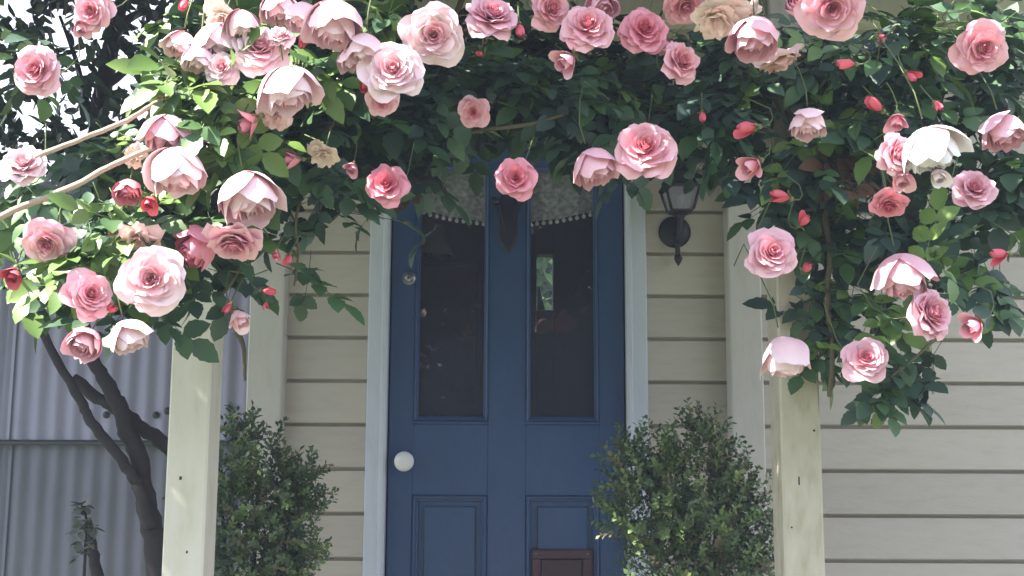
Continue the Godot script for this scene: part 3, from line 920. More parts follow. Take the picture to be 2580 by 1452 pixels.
func build_fence() -> void:
	var f := thing("corrugated_fence", "blue grey corrugated iron fence beyond the left end of the cottage", "fence")
	var z := -0.75
	var lap := 1.2869
	var pitch := 0.076
	for row in 2:
		var y0: float = 0.05 if row == 0 else lap - 0.012
		var y1: float = lap + 0.05 if row == 0 else 2.3540
		var x := -3.6
		var k := 0
		while x < -1.2337:
			var st := newst()
			var w := pitch * 10
			var n := 100
			for side in [0, 1]:
				for i in n:
					var q := []
					for e in [[i, y0], [i, y1], [i + 1, y1], [i + 1, y0]]:
						var t: float = float(e[0]) / n * w
						q.append(Vector3(t, e[1], 0.0065 * cos(TAU * t / pitch) - side * 0.0012))
					if side: q.reverse()
					quad(st, q[0], q[1], q[2], q[3])
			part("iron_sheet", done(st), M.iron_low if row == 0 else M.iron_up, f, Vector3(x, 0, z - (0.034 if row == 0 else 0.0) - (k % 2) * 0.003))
			x += w - pitch * 0.5
			k += 1
	part("rail", boxm(Vector3(-3.6, lap - 0.034, z - 0.012), Vector3(-1.1530, lap - 0.016, z + 0.016), 0.004), M.bolt, f)
	part("capping", boxm(Vector3(-3.6, 2.3540 + 0.001, z - 0.03), Vector3(-1.1660, 2.3540 + 0.03, z + 0.03), 0.006), M.iron_low, f)
	for c in [Vector3(-1.502, 1.380, -0.730), Vector3(-1.191, 1.412, -0.730), Vector3(-1.711, 1.380, -0.730), Vector3(-1.453, 1.397, -0.730)]:
		var st := newst()
		lathe(st, [[0.016, 0.0], [0.015, 0.004], [0.008, 0.006], [0.007, 0.012], [0.0, 0.013]], 10, Transform3D(Basis(Vector3.RIGHT, PI / 2), Vector3(0, 0, 0)))
		part("roofing_screw", done(st), M.bolt, f, Vector3(c.x, c.y, z + 0.008))

func simple_leaf_mesh() -> ArrayMesh:
	var st := newst()
	for k in 5:
		var a := k * 2.4
		var d := Vector3(cos(a) * 0.8, 0.6, sin(a) * 0.8).normalized()
		leaflet(st, Vector3(0, 0.03 * k, 0), d, Vector3(rnd(-0.3, 0.3), 1, rnd(-0.3, 0.3)).normalized(), rnd(0.07, 0.10), rnd(0.034, 0.046))
	return done(st)

func build_tree() -> void:
	var t := thing("garden_tree", "dark leafy tree behind the corrugated fence at the upper left", "tree")
	var d := 5.2
	var st := newst()
	tube(st, smooth_path([Vector3(-2.102, 0.891, -1.550), Vector3(-2.129, 2.078, -1.550), Vector3(-2.152, 2.845, -1.550), Vector3(-2.137, 3.056, -1.550), Vector3(-2.114, 3.271, -1.550), Vector3(-2.093, 3.377, -1.550), Vector3(-2.067, 3.559, -1.550), Vector3(-2.061, 3.913, -1.550)], 5), 0.060, 0.028, 10, 0.10)
	part("trunk", done(st), M.bark, t)
	for pts in [[Vector3(-2.091, 3.340, -1.550), Vector3(-1.977, 3.232, -1.500), Vector3(-1.917, 3.093, -1.450), Vector3(-1.864, 2.961, -1.450)], [Vector3(-2.152, 2.845, -1.550), Vector3(-2.249, 3.033, -1.600), Vector3(-2.334, 3.268, -1.650), Vector3(-2.434, 3.510, -1.650)], [Vector3(-2.088, 3.406, -1.550), Vector3(-1.969, 3.514, -1.600), Vector3(-1.817, 3.513, -1.650), Vector3(-1.692, 3.581, -1.650)], [Vector3(-2.132, 3.082, -1.550), Vector3(-1.979, 3.193, -1.500), Vector3(-1.828, 3.389, -1.450), Vector3(-1.799, 3.647, -1.450)], [Vector3(-2.148, 2.911, -1.550), Vector3(-1.982, 2.854, -1.500), Vector3(-1.765, 2.924, -1.450)], [Vector3(-2.152, 2.636, -1.550), Vector3(-2.351, 2.861, -1.600), Vector3(-2.578, 3.113, -1.650), Vector3(-2.729, 3.465, -1.650)]]:
		st = newst()
		tube(st, smooth_path(pts, 4), 0.026, 0.008, 7, 0.1)
		part("limb", done(st), M.bark, t)
	var xs := []
	var cs := []
	for c in [[Vector3(-2.179, 3.451, -1.450), 0.16, 26], [Vector3(-1.886, 3.324, -1.450), 0.13, 18], [Vector3(-1.804, 3.494, -1.550), 0.16, 26], [Vector3(-2.171, 3.132, -1.450), 0.10, 12], [Vector3(-1.950, 2.986, -1.450), 0.13, 18], [Vector3(-1.803, 2.882, -1.450), 0.14, 24], [Vector3(-2.096, 2.694, -1.450), 0.18, 44], [Vector3(-1.931, 2.633, -1.450), 0.18, 44], [Vector3(-1.748, 3.191, -1.550), 0.12, 20], [Vector3(-2.448, 3.426, -1.550), 0.25, 40], [Vector3(-2.525, 3.016, -1.550), 0.25, 60], [Vector3(-2.481, 2.656, -1.550), 0.25, 60], [Vector3(-2.094, 3.823, -1.550), 0.40, 90], [Vector3(-1.559, 3.470, -1.650), 0.30, 90], [Vector3(-1.666, 2.744, -1.550), 0.16, 40], [Vector3(-2.156, 2.529, -1.450), 0.12, 24]]:
		for i in int(c[2] * 0.6):
			var q: Vector3 = Vector3(rng.randfn(), rng.randfn(), rng.randfn()).normalized() * pow(rng.randf(), 0.4) * c[1]
			var dir := (q + Vector3(rnd(-0.2, 0.2), rnd(-0.15, 0.1), rnd(-0.2, 0.2))).normalized()
			xs.append(Transform3D(frame_basis(dir) * Basis(Vector3.UP, rnd(0, TAU)), c[0] + q))
			var g := rnd(0.7, 1.3)
			cs.append(Color(0.030 * g, 0.058 * g, 0.026 * g))
	copies("crown", simple_leaf_mesh(), M.leaf_copy, xs, cs, t)

func big_leaves(o: Node3D, at: Vector3, ext: Vector3, n: int, size: float, tone: Color) -> void:
	var xs := []
	var cs := []
	for i in n:
		var q := Vector3(rnd(-1, 1), rnd(-1, 1), rnd(-1, 1))
		var dir := Vector3(rnd(-1, 1), rnd(-0.7, 0.7), rnd(-1, 1)).normalized()
		xs.append(Transform3D((frame_basis(dir) * Basis(Vector3.UP, rnd(0, TAU))).scaled(Vector3.ONE * size * rnd(0.7, 1.3)), at + q * ext * (0.75 + 0.25 * sin(i * 1.7))))
		var g := rnd(0.6, 1.4)
		cs.append(Color(tone.r * g, tone.g * g, tone.b * g))
	copies("foliage", simple_leaf_mesh(), M.leaf_copy, xs, cs, o)

func build_garden() -> void:
	# what the panes mirror and what the back window looks on
	var h := thing("garden_hedge", "tall dark hedge across the garden facing the door", "hedge")
	big_leaves(h, Vector3(0, 2.2, 11.0), Vector3(9.0, 2.3, 0.8), 5200, 3.0, Color(0.030, 0.050, 0.024))
	for k in 7:
		var st := newst()
		tube(st, [Vector3(-7.5 + k * 2.5, 0, 11), Vector3(-7.4 + k * 2.5, 1.6, 11.1), Vector3(-7.6 + k * 2.5, 3.6, 11)], 0.08, 0.03, 7, 0.1)
		part("stem", done(st), M.bark, h)
	var b := thing("back_garden_tree", "bright green tree seen through the small window behind the right pane", "tree")
	var c := Vector3(0.445, 3.240, -9.850)
	big_leaves(b, c + Vector3(0, 0.1, 0), Vector3(1.3, 1.2, 0.8), 520, 2.2, Color(0.12, 0.24, 0.06))
	var st2 := newst()
	tube(st2, [Vector3(c.x, 0, c.z), Vector3(c.x + 0.1, 1.2, c.z), Vector3(c.x, c.y, c.z)], 0.09, 0.04, 8, 0.1)
	part("trunk", done(st2), M.bark, b)

func build_low_plant() -> void:
	var o := thing("border_plant", "grey green rounded leaves of a small plant low at the left edge", "plant")
	for c in [Vector3(-1.123, 1.132, 0.900), Vector3(-1.114, 1.102, 0.900), Vector3(-1.113, 1.075, 0.930), Vector3(-1.098, 1.077, 0.900), Vector3(-1.109, 1.041, 0.900), Vector3(-1.113, 1.010, 0.930)]:
		var st := newst()
		for k in 9:
			var d := Vector3(rnd(-1, 1), rnd(-0.5, 0.9), rnd(-1, 1)).normalized()
			leaflet(st, c + d * 0.008, d, Vector3(rnd(-0.4, 0.4), 1, rnd(-0.2, 0.6)).normalized(), rnd(0.022, 0.034), rnd(0.018, 0.027))
		part("leaf_rosette", done(st), M.grey_leaf, o)
	var st2 := newst()
	tube(st2, smooth_path([Vector3(-1.1047, 0.0, 0.9), Vector3(-1.107, 1.006, 0.900), Vector3(-1.123, 1.132, 0.900)], 4), 0.006, 0.002, 5)
	part("stem", done(st2), M.bark, o)

# ---------------------------------------------------------------- scene
func _ready() -> void:
	rng.seed = 20417
	var cam := Camera3D.new()
	cam.name = "camera"
	cam.position = Vector3(0, 1.35, 3.65)
	cam.rotation_degrees = Vector3(7.5, 0, 0.25)
	cam.fov = rad_to_deg(2.0 * atan(726.0 / 2600.0))
	cam.near = 0.05
	cam.far = 400.0
	add_child(cam)
	cam.current = true
	var env := Environment.new()
	var sky := Sky.new()
	var sm := ProceduralSkyMaterial.new()
	sm.sky_top_color = Color(0.68, 0.71, 0.78)
	sm.sky_horizon_color = Color(0.90, 0.905, 0.93)
	sm.sky_curve = 0.22
	sm.ground_horizon_color = Color(0.55, 0.57, 0.56)
	sm.ground_bottom_color = Color(0.25, 0.27, 0.22)
	sm.sky_energy_multiplier = 0.95
	sm.sun_angle_max = 1.0
	sky.sky_material = sm
	env.sky = sky
	env.background_mode = Environment.BG_SKY
	env.tonemap_mode = Environment.TONE_MAPPER_LINEAR
	env.tonemap_exposure = 3.75
	env.fog_enabled = true
	env.fog_density = 0.0070
	env.fog_light_color = Color(0.80, 0.87, 1.0)
	env.sdfgi_enabled = true
	env.ssao_enabled = true
	env.ssil_enabled = true
	var we := WorldEnvironment.new()
	we.name = "environment"
	we.environment = env
	add_child(we)
	var sun := DirectionalLight3D.new()
	sun.name = "sun"
	sun.light_energy = 1.6
	sun.light_color = Color(1.0, 0.96, 0.90)
	sun.light_angular_distance = 0.5
	sun.shadow_enabled = true
	add_child(sun)
	sun.look_at_from_position(Vector3(-0.60, 0.75, 0.26), Vector3.ZERO)
	make_materials()
	# ground, porch
	var ground := part("ground", boxm(Vector3(-60, -0.2, -60), Vector3(60, 0.0, 60), 0.01), M.grass, self)
	ground.set_meta("kind", "structure")
	var porch := part("porch_floor", boxm(Vector3(-0.95, 0.004, 0.03), Vector3(3.3, 0.2, 1.45), 0.01), M.deck, self)
	porch.set_meta("kind", "structure")
	var path := part("path", boxm(Vector3(-0.6, 0.004, 1.453), Vector3(0.7, 0.03, 12.0), 0.01), M.deck, self)
	path.set_meta("kind", "structure")
	build_house()
	build_curtain()
	build_inside()
	build_pergola()
	build_fence()
	build_tree()
	build_lantern()
	build_shrubs()
	build_low_plant()
	build_garden()
	# the climbing rose
	rose = thing("climbing_rose", "climbing rose with pink blooms trained over the pergola and door", "rose")
	make_bloom_kinds()
	make_leaf_kinds()
	clump(Vector3(-0.627, 2.018, 1.610), Vector3(0.072, 0.053, 0.080), 26, 0.80)
	clump(Vector3(-0.676, 2.079, 1.590), Vector3(0.054, 0.038, 0.060), 10, 0.70)
	clump(Vector3(-0.539, 1.953, 1.560), Vector3(0.078, 0.047, 0.100), 26, 0.40)
	clump(Vector3(-0.595, 1.894, 1.590), Vector3(0.092, 0.046, 0.080), 28, 0.50)
	clump(Vector3(-0.660, 1.765, 1.570), Vector3(0.101, 0.054, 0.090), 30, 0.35)
	clump(Vector3(-0.799, 1.765, 1.590), Vector3(0.054, 0.046, 0.060), 16, 0.50)
	clump(Vector3(-0.842, 1.675, 1.590), Vector3(0.046, 0.046, 0.060), 20, 0.80)
	clump(Vector3(-0.749, 1.579, 1.590), Vector3(0.046, 0.017, 0.040), 7, 0.20)
	clump(Vector3(-0.664, 1.655, 1.540), Vector3(0.024, 0.017, 0.030), 4, 0.00)
	clump(Vector3(-0.600, 1.658, 1.490), Vector3(0.032, 0.020, 0.030), 5, 0.00)
	clump(Vector3(-0.533, 1.882, 1.540), Vector3(0.047, 0.047, 0.050), 12, 0.50)
	clump(Vector3(-0.459, 1.997, 1.470), Vector3(0.073, 0.082, 0.100), 34, 0.20)
	clump(Vector3(-0.428, 2.096, 1.470), Vector3(0.090, 0.073, 0.100), 36, 0.40)
	clump(Vector3(-0.388, 1.847, 1.510), Vector3(0.040, 0.044, 0.050), 10, 0.00)
	clump(Vector3(-0.496, 1.804, 1.510), Vector3(0.028, 0.032, 0.040), 6, 0.20)
	clump(Vector3(-0.327, 2.046, 1.340), Vector3(0.087, 0.078, 0.100), 40, 0.05)
	clump(Vector3(-0.318, 1.994, 1.290), Vector3(0.053, 0.044, 0.080), 14, 0.00)
	clump(Vector3(-0.235, 1.998, 1.240), Vector3(0.041, 0.072, 0.060), 18, 0.00)
	clump(Vector3(-0.219, 1.940, 1.240), Vector3(0.014, 0.027, 0.040), 3, 0.00)
	clump(Vector3(-0.526, 2.198, 1.510), Vector3(0.112, 0.056, 0.080), 32, 0.60)
	clump(Vector3(-0.292, 2.237, 1.470), Vector3(0.090, 0.041, 0.080), 26, 0.50)
	clump(Vector3(-0.706, 2.241, 1.490), Vector3(0.057, 0.032, 0.050), 10, 0.30)
	clump(Vector3(-0.218, 2.110, 1.290), Vector3(0.080, 0.106, 0.120), 40, 0.10)
	clump(Vector3(-0.137, 2.196, 1.240), Vector3(0.145, 0.099, 0.150), 60, 0.15)
	clump(Vector3(-0.144, 2.091, 1.090), Vector3(0.058, 0.038, 0.080), 9, 0.00)
	clump(Vector3(0.008, 2.191, 1.140), Vector3(0.122, 0.066, 0.150), 36, 0.00)
	clump(Vector3(0.125, 2.144, 1.190), Vector3(0.157, 0.111, 0.150), 75, 0.05)
	clump(Vector3(0.144, 2.053, 1.190), Vector3(0.065, 0.032, 0.080), 9, 0.00)
	clump(Vector3(0.256, 2.059, 1.240), Vector3(0.072, 0.072, 0.100), 24, 0.10)
	clump(Vector3(0.328, 2.244, 1.140), Vector3(0.066, 0.057, 0.100), 12, 0.10)
	clump(Vector3(0.347, 2.161, 1.140), Vector3(0.057, 0.057, 0.100), 8, 0.20)
	clump(Vector3(0.457, 2.090, 1.240), Vector3(0.072, 0.063, 0.100), 26, 0.05)
	clump(Vector3(0.547, 2.217, 1.190), Vector3(0.102, 0.138, 0.150), 60, 0.05)
	clump(Vector3(0.561, 1.985, 1.190), Vector3(0.042, 0.037, 0.060), 9, 0.00)
	clump(Vector3(0.250, 1.939, 1.290), Vector3(0.027, 0.022, 0.040), 3, 0.00)
	clump(Vector3(0.742, 2.183, 1.290), Vector3(0.106, 0.124, 0.150), 60, 0.10)
	clump(Vector3(0.884, 2.204, 1.390), Vector3(0.093, 0.110, 0.120), 48, 0.15)
	clump(Vector3(0.706, 1.960, 1.290), Vector3(0.080, 0.080, 0.100), 40, 0.15)
	clump(Vector3(0.633, 1.886, 1.240), Vector3(0.054, 0.045, 0.060), 16, 0.00)
	clump(Vector3(0.841, 2.036, 1.390), Vector3(0.102, 0.085, 0.100), 32, 0.20)
	clump(Vector3(0.764, 1.783, 1.170), Vector3(0.042, 0.093, 0.050), 24, 0.35)
	clump(Vector3(0.749, 1.647, 1.170), Vector3(0.042, 0.065, 0.050), 18, 0.30)
	clump(Vector3(0.765, 1.541, 1.170), Vector3(0.037, 0.074, 0.050), 20, 0.30)
	clump(Vector3(0.731, 1.838, 1.190), Vector3(0.046, 0.046, 0.050), 10, 0.30)
	clump(Vector3(0.886, 1.829, 1.240), Vector3(0.072, 0.063, 0.080), 24, 0.05)
	clump(Vector3(0.971, 1.857, 1.290), Vector3(0.035, 0.080, 0.070), 16, 0.10)
	clump(Vector3(0.840, 1.630, 1.240), Vector3(0.054, 0.045, 0.050), 11, 0.40)
	clump(Vector3(0.974, 1.735, 1.290), Vector3(0.031, 0.027, 0.040), 6, 0.80)
	clump(Vector3(0.981, 1.668, 1.310), Vector3(0.026, 0.044, 0.040), 6, 0.00)
	clump(Vector3(0.847, 1.446, 1.290), Vector3(0.044, 0.027, 0.030), 10, 0.10)
	clump(Vector3(0.905, 1.429, 1.290), Vector3(0.016, 0.027, 0.020), 3, 0.00)
	clump(Vector3(0.950, 1.500, 1.310), Vector3(0.031, 0.022, 0.020), 2, 0.00)
	clump(Vector3(0.878, 1.542, 1.290), Vector3(0.018, 0.014, 0.020), 2, 0.00)
	clump(Vector3(0.888, 1.460, 1.290), Vector3(0.027, 0.018, 0.020), 4, 0.00)
	clump(Vector3(-0.464, 1.739, 1.490), Vector3(0.011, 0.020, 0.020), 2, 0.00)
	clump(Vector3(-0.441, 1.663, 1.490), Vector3(0.016, 0.020, 0.020), 3, 0.00)
	clump(Vector3(-0.390, 1.800, 1.490), Vector3(0.015, 0.016, 0.020), 2, 0.00)
	clump(Vector3(-0.305, 1.796, 1.490), Vector3(0.015, 0.032, 0.020), 3, 0.00)
	clump(Vector3(-0.198, 1.796, 1.240), Vector3(0.009, 0.009, 0.020), 1, 0.00)
	clump(Vector3(0.778, 1.936, 1.350), Vector3(0.026, 0.047, 0.050), 7, -1.00)
	clump(Vector3(-0.991, 2.002, 1.140), Vector3(0.104, 0.066, 0.080), 30, 0.30)
	clump(Vector3(-1.006, 1.919, 1.190), Vector3(0.055, 0.046, 0.060), 12, 0.20)
	clump(Vector3(-0.704, 2.277, 0.940), Vector3(0.133, 0.173, 0.150), 50, 0.10)
	clump(Vector3(-0.475, 2.166, 0.940), Vector3(0.143, 0.143, 0.150), 70, 0.00)
	clump(Vector3(-0.193, 2.348, 0.840), Vector3(0.233, 0.169, 0.150), 120, 0.00)
	clump(Vector3(0.188, 2.350, 0.840), Vector3(0.254, 0.159, 0.150), 110, 0.00)
	clump(Vector3(0.568, 2.270, 0.840), Vector3(0.212, 0.201, 0.150), 120, 0.00)
	clump(Vector3(0.908, 2.233, 0.890), Vector3(0.218, 0.208, 0.150), 120, 0.00)
	clump(Vector3(-0.348, 2.065, 0.990), Vector3(0.080, 0.050, 0.080), 18, 0.00)
	clump(Vector3(1.062, 2.126, 0.990), Vector3(0.100, 0.160, 0.100), 50, 0.00)
	clump(Vector3(-1.059, 1.834, 1.440), Vector3(0.050, 0.050, 0.080), 10, 0.40)
	clump(Vector3(-1.086, 2.167, 1.390), Vector3(0.068, 0.068, 0.100), 10, 0.30)
	clump(Vector3(-0.992, 1.653, 1.540), Vector3(0.047, 0.032, 0.060), 10, 0.60)
	clump(Vector3(-0.601, 1.988, 1.770), Vector3(0.042, 0.032, 0.040), 13, 1.00)
	clump(Vector3(-0.546, 1.927, 1.770), Vector3(0.028, 0.021, 0.040), 7, 1.00)
	clump(Vector3(-0.542, 1.845, 1.760), Vector3(0.039, 0.025, 0.040), 8, 0.90)
	clump(Vector3(-0.773, 1.658, 1.770), Vector3(0.032, 0.028, 0.040), 13, 1.00)
	clump(Vector3(-0.733, 1.723, 1.740), Vector3(0.028, 0.021, 0.030), 6, 0.70)
	clump(Vector3(-0.265, 2.152, 1.670), Vector3(0.044, 0.022, 0.040), 8, 0.70)
	clump(Vector3(-0.417, 2.061, 1.690), Vector3(0.029, 0.022, 0.030), 5, 0.80)
	clump(Vector3(0.896, 1.711, 1.490), Vector3(0.020, 0.016, 0.020), 4, 1.00)
	clump(Vector3(1.130, 2.214, 1.290), Vector3(0.088, 0.159, 0.150), 70, 0.10)
	clump(Vector3(1.123, 1.924, 1.290), Vector3(0.062, 0.106, 0.100), 40, 0.15)
	clump(Vector3(1.090, 1.671, 1.290), Vector3(0.044, 0.053, 0.060), 14, 0.20)
	# the mass of leaves lying on top of the pergola, thinner to the left
	for i in 900:
		var over := Vector3(rnd(-0.62, 2.0), rnd(2.46, 2.74), rnd(1.0, 1.95))
		if over.x > 0.45 and rng.randf() < 0.72: continue
		leaf(over, Vector3(rnd(-1, 1), rnd(-0.6, 0.5), rnd(-1, 1)).normalized(), 0.2)
	for i in 60:
		leaf(Vector3(rnd(-1.0, -0.35), rnd(2.52, 2.74), rnd(0.6, 1.15)), Vector3(rnd(-1, 1), rnd(-0.6, 0.5), rnd(-1, 1)).normalized(), 0.4)
	for i in 420:
		leaf(Vector3(rnd(-0.75, 0.5), rnd(2.44, 2.74), rnd(1.15, 1.9)), Vector3(rnd(-1, 1), rnd(-0.5, 0.4), rnd(-1, 1)).normalized(), 0.2)
	for i in 650:
		leaf(Vector3(rnd(-2.5, -1.36), rnd(2.32, 2.72), rnd(1.10, 1.68)), Vector3(rnd(-1, 1), rnd(-0.6, 0.5), rnd(-1, 1)).normalized(), 0.4)
	plant_leaves()
	cane([Vector3(-1.164, 1.463, 0.900), Vector3(-1.096, 1.414, 0.900), Vector3(-1.037, 1.381, 0.900), Vector3(-0.973, 1.335, 0.900), Vector3(-0.902, 1.282, 0.900), Vector3(-0.822, 1.231, 0.900)], 0.0148, 0.0201)
	cane([Vector3(-1.236, 1.877, 0.950), Vector3(-1.164, 1.728, 0.950), Vector3(-1.101, 1.529, 0.950), Vector3(-1.060, 1.454, 0.950), Vector3(-1.024, 1.399, 0.950), Vector3(-1.001, 1.335, 0.950), Vector3(-0.966, 1.271, 0.950), Vector3(-0.942, 1.162, 0.950), Vector3(-0.925, 1.102, 0.950), Vector3(-0.896, 0.962, 0.950), Vector3(-0.869, 0.721, 0.950)], 0.0135, 0.0301)
	cane([Vector3(-1.291, 1.722, 0.990), Vector3(-1.187, 1.536, 0.990), Vector3(-1.107, 1.407, 0.990), Vector3(-1.074, 1.353, 0.990), Vector3(-1.030, 1.299, 0.990), Vector3(-0.968, 1.223, 0.990), Vector3(-0.941, 1.175, 0.990), Vector3(-0.908, 1.086, 0.990)], 0.0102, 0.0164)
	cane([Vector3(-0.778, 1.604, 0.750), Vector3(-0.757, 1.570, 0.750), Vector3(-0.751, 1.519, 0.750), Vector3(-0.747, 1.466, 0.750)], 0.0089, 0.0033)
	cane([Vector3(-1.151, 1.088, 0.800), Vector3(-1.128, 1.004, 0.800), Vector3(-1.109, 0.940, 0.800), Vector3(-1.086, 0.828, 0.800)], 0.0132, 0.0164)
	cane([Vector3(-1.009, 1.772, 1.790), Vector3(-0.903, 1.825, 1.790), Vector3(-0.810, 1.865, 1.790), Vector3(-0.731, 1.899, 1.790), Vector3(-0.674, 1.934, 1.790), Vector3(-0.645, 1.951, 1.790), Vector3(-0.572, 1.974, 1.790)], 0.0054, 0.0043)
	cane([Vector3(-1.003, 1.690, 1.790), Vector3(-0.897, 1.742, 1.790), Vector3(-0.805, 1.782, 1.790), Vector3(-0.734, 1.824, 1.790), Vector3(-0.662, 1.854, 1.790), Vector3(-0.604, 1.871, 1.790)], 0.0068, 0.0046)
	cane([Vector3(-0.169, 2.016, 1.300), Vector3(-0.085, 2.031, 1.300), Vector3(0.036, 2.048, 1.300), Vector3(0.119, 2.070, 1.300)], 0.0072, 0.0041)
	cane([Vector3(0.187, 2.209, 1.150), Vector3(0.292, 2.232, 1.150), Vector3(0.367, 2.261, 1.150)], 0.0048, 0.0038)
	cane([Vector3(0.365, 2.132, 1.150), Vector3(0.426, 2.184, 1.150), Vector3(0.506, 2.231, 1.150)], 0.0053, 0.0038)
	cane([Vector3(0.973, 1.564, 1.350), Vector3(0.931, 1.528, 1.350), Vector3(0.885, 1.488, 1.350), Vector3(0.830, 1.448, 1.350)], 0.0040, 0.0027)
	cane([Vector3(0.745, 1.416, 1.220), Vector3(0.758, 1.528, 1.220), Vector3(0.748, 1.641, 1.220), Vector3(0.758, 1.775, 1.220), Vector3(0.734, 1.910, 1.220), Vector3(0.681, 2.057, 1.220), Vector3(0.590, 2.237, 1.220)], 0.0056, 0.0084)
	cane([Vector3(-0.608, 1.619, 1.500), Vector3(-0.585, 1.652, 1.500), Vector3(-0.546, 1.737, 1.500), Vector3(-0.499, 1.840, 1.500), Vector3(-0.426, 1.945, 1.500), Vector3(-0.335, 2.042, 1.500)], 0.0041, 0.0066)
	cane([Vector3(-0.452, 1.632, 1.530), Vector3(-0.445, 1.699, 1.530), Vector3(-0.453, 1.766, 1.530), Vector3(-0.435, 1.859, 1.530)], 0.0020, 0.0037)
	cane([Vector3(-0.973, 1.743, 1.250), Vector3(-0.883, 1.819, 1.250), Vector3(-0.793, 1.906, 1.250), Vector3(-0.655, 1.994, 1.250), Vector3(-0.506, 2.073, 1.250), Vector3(-0.327, 2.142, 1.250), Vector3(-0.185, 2.252, 1.250), Vector3(-0.110, 2.414, 1.250)], 0.0065, 0.0069)
	cane([Vector3(-0.855, 1.557, 1.600), Vector3(-0.787, 1.605, 1.600), Vector3(-0.695, 1.686, 1.600), Vector3(-0.618, 1.751, 1.600), Vector3(-0.525, 1.826, 1.600), Vector3(-0.478, 1.867, 1.600)], 0.0035, 0.0047)
	bloom("full", Vector3(-0.800, 2.125, 1.770), 0.0398, Vector3(0, -0.45, 1), "pink")
	bloom("half", Vector3(-0.821, 2.096, 1.770), 0.0239, Vector3(0, -0.8, 0.55), "pink")
	bloom("bud", Vector3(-0.627, 2.143, 1.770), 0.0167, Vector3(0, -0.8, 0.55), "red")
	bloom("faded", Vector3(-0.552, 2.119, 1.770), 0.0358, Vector3(0, -0.8, 0.55), "cream")
	bloom("cup", Vector3(-0.445, 2.134, 1.770), 0.0412, Vector3(0.15, -1, 0.16), "pale")
	bloom("cup", Vector3(-0.630, 2.061, 1.770), 0.0369, Vector3(0.15, -1, 0.16), "pale")
	bloom("cup", Vector3(-0.558, 2.064, 1.770), 0.0542, Vector3(0.15, -1, 0.16), "pale")
	bloom("full", Vector3(-0.475, 2.042, 1.789), 0.0551, Vector3(0.1, 0.45, 0.9), "pale")
	bloom("half", Vector3(-0.522, 2.030, 1.770), 0.0278, Vector3(0, -0.8, 0.55), "red")
	bloom("bud", Vector3(-0.397, 2.071, 1.770), 0.0223, Vector3(0, -0.8, 0.55), "red")
	bloom("cup", Vector3(-0.333, 2.083, 1.817), 0.0613, Vector3(0.15, -1, 0.16), "pale")
	bloom("cup", Vector3(-0.412, 1.960, 1.817), 0.0592, Vector3(0.15, -1, 0.16), "pale")
	bloom("cup", Vector3(-0.275, 2.037, 1.817), 0.0402, Vector3(0.15, -1, 0.16), "pale")
	bloom("full", Vector3(-0.221, 1.992, 1.817), 0.0582, Vector3(0, 0.1, 1), "pale")
	bloom("bud", Vector3(-0.281, 1.991, 1.751), 0.0209, Vector3(0, -0.8, 0.55), "red")
	bloom("full", Vector3(-0.249, 1.960, 1.751), 0.0341, Vector3(0, -0.8, 0.55), "pink")
	bloom("full", Vector3(-0.148, 2.075, 1.789), 0.0591, Vector3(0, -0.45, 1), "pale")
	bloom("full", Vector3(-0.040, 2.114, 1.770), 0.0517, Vector3(0.1, 0.45, 0.9), "pink")
	bloom("bud", Vector3(0.013, 2.093, 1.770), 0.0207, Vector3(0, -0.8, 0.55), "red")
	bloom("full", Vector3(0.073, 2.174, 1.676), 0.0438, Vector3(0.5, 0, 0.9), "salmon")
	bloom("full", Vector3(0.145, 2.114, 1.723), 0.0522, Vector3(0, 0.1, 1), "salmon")
	bloom("cup", Vector3(0.180, 2.183, 1.676), 0.0387, Vector3(0, -0.8, 0.55), "pink")
	bloom("full", Vector3(0.261, 2.127, 1.676), 0.0493, Vector3(0, 0.1, 1), "deep")
	bloom("half", Vector3(0.106, 2.050, 1.723), 0.0359, Vector3(-0.75, -0.5, 0.5), "pink")
	bloom("full", Vector3(0.331, 2.063, 1.676), 0.0438, Vector3(0.5, 0, 0.9), "salmon")
	bloom("half", Vector3(0.317, 2.103, 1.657), 0.0253, Vector3(-1, 0, 0.35), "pink")
	bloom("full", Vector3(0.343, 2.187, 1.676), 0.0480, Vector3(0, -0.8, 0.55), "salmon")
	bloom("faded", Vector3(0.402, 2.141, 1.723), 0.0489, Vector3(0, -0.8, 0.55), "cream")
	bloom("faded", Vector3(0.478, 2.169, 1.676), 0.0230, Vector3(-1, 0, 0.35), "cream")
	bloom("cup", Vector3(0.458, 2.079, 1.770), 0.0542, Vector3(0.15, -1, 0.16), "pink")
	bloom("full", Vector3(0.530, 2.086, 1.657), 0.0497, Vector3(0.35, -0.8, -0.35), "tan")
	bloom("full", Vector3(0.592, 2.123, 1.817), 0.0640, Vector3(0, -0.45, 1), "pink")
	bloom("cup", Vector3(0.546, 2.148, 1.770), 0.0369, Vector3(0, 0.1, 1), "pink")
	bloom("bud", Vector3(0.631, 2.029, 1.770), 0.0207, Vector3(-1, 0, 0.35), "red")
	bloom("bud", Vector3(0.735, 2.117, 1.676), 0.0134, Vector3(0.15, -0.8, 0.62), "red")
	bloom("bud", Vector3(0.771, 2.021, 1.723), 0.0179, Vector3(0.15, -0.8, 0.62), "red")
	bloom("bud", Vector3(0.701, 1.963, 1.723), 0.0236, Vector3(-0.8, 0.35, 0.5), "red")
	bloom("half", Vector3(0.730, 1.925, 1.751), 0.0301, Vector3(0, -0.8, 0.55), "pink")
	bloom("bud", Vector3(0.801, 1.948, 1.770), 0.0159, Vector3(0, -0.8, 0.55), "red")
	bloom("cup", Vector3(0.765, 1.851, 1.817), 0.0592, Vector3(0.15, -1, 0.16), "white")
	bloom("half", Vector3(0.773, 1.803, 1.817), 0.0271, Vector3(0, -0.8, 0.55), "white")
	bloom("full", Vector3(0.715, 1.852, 1.770), 0.0418, Vector3(0.5, 0, 0.9), "pink")
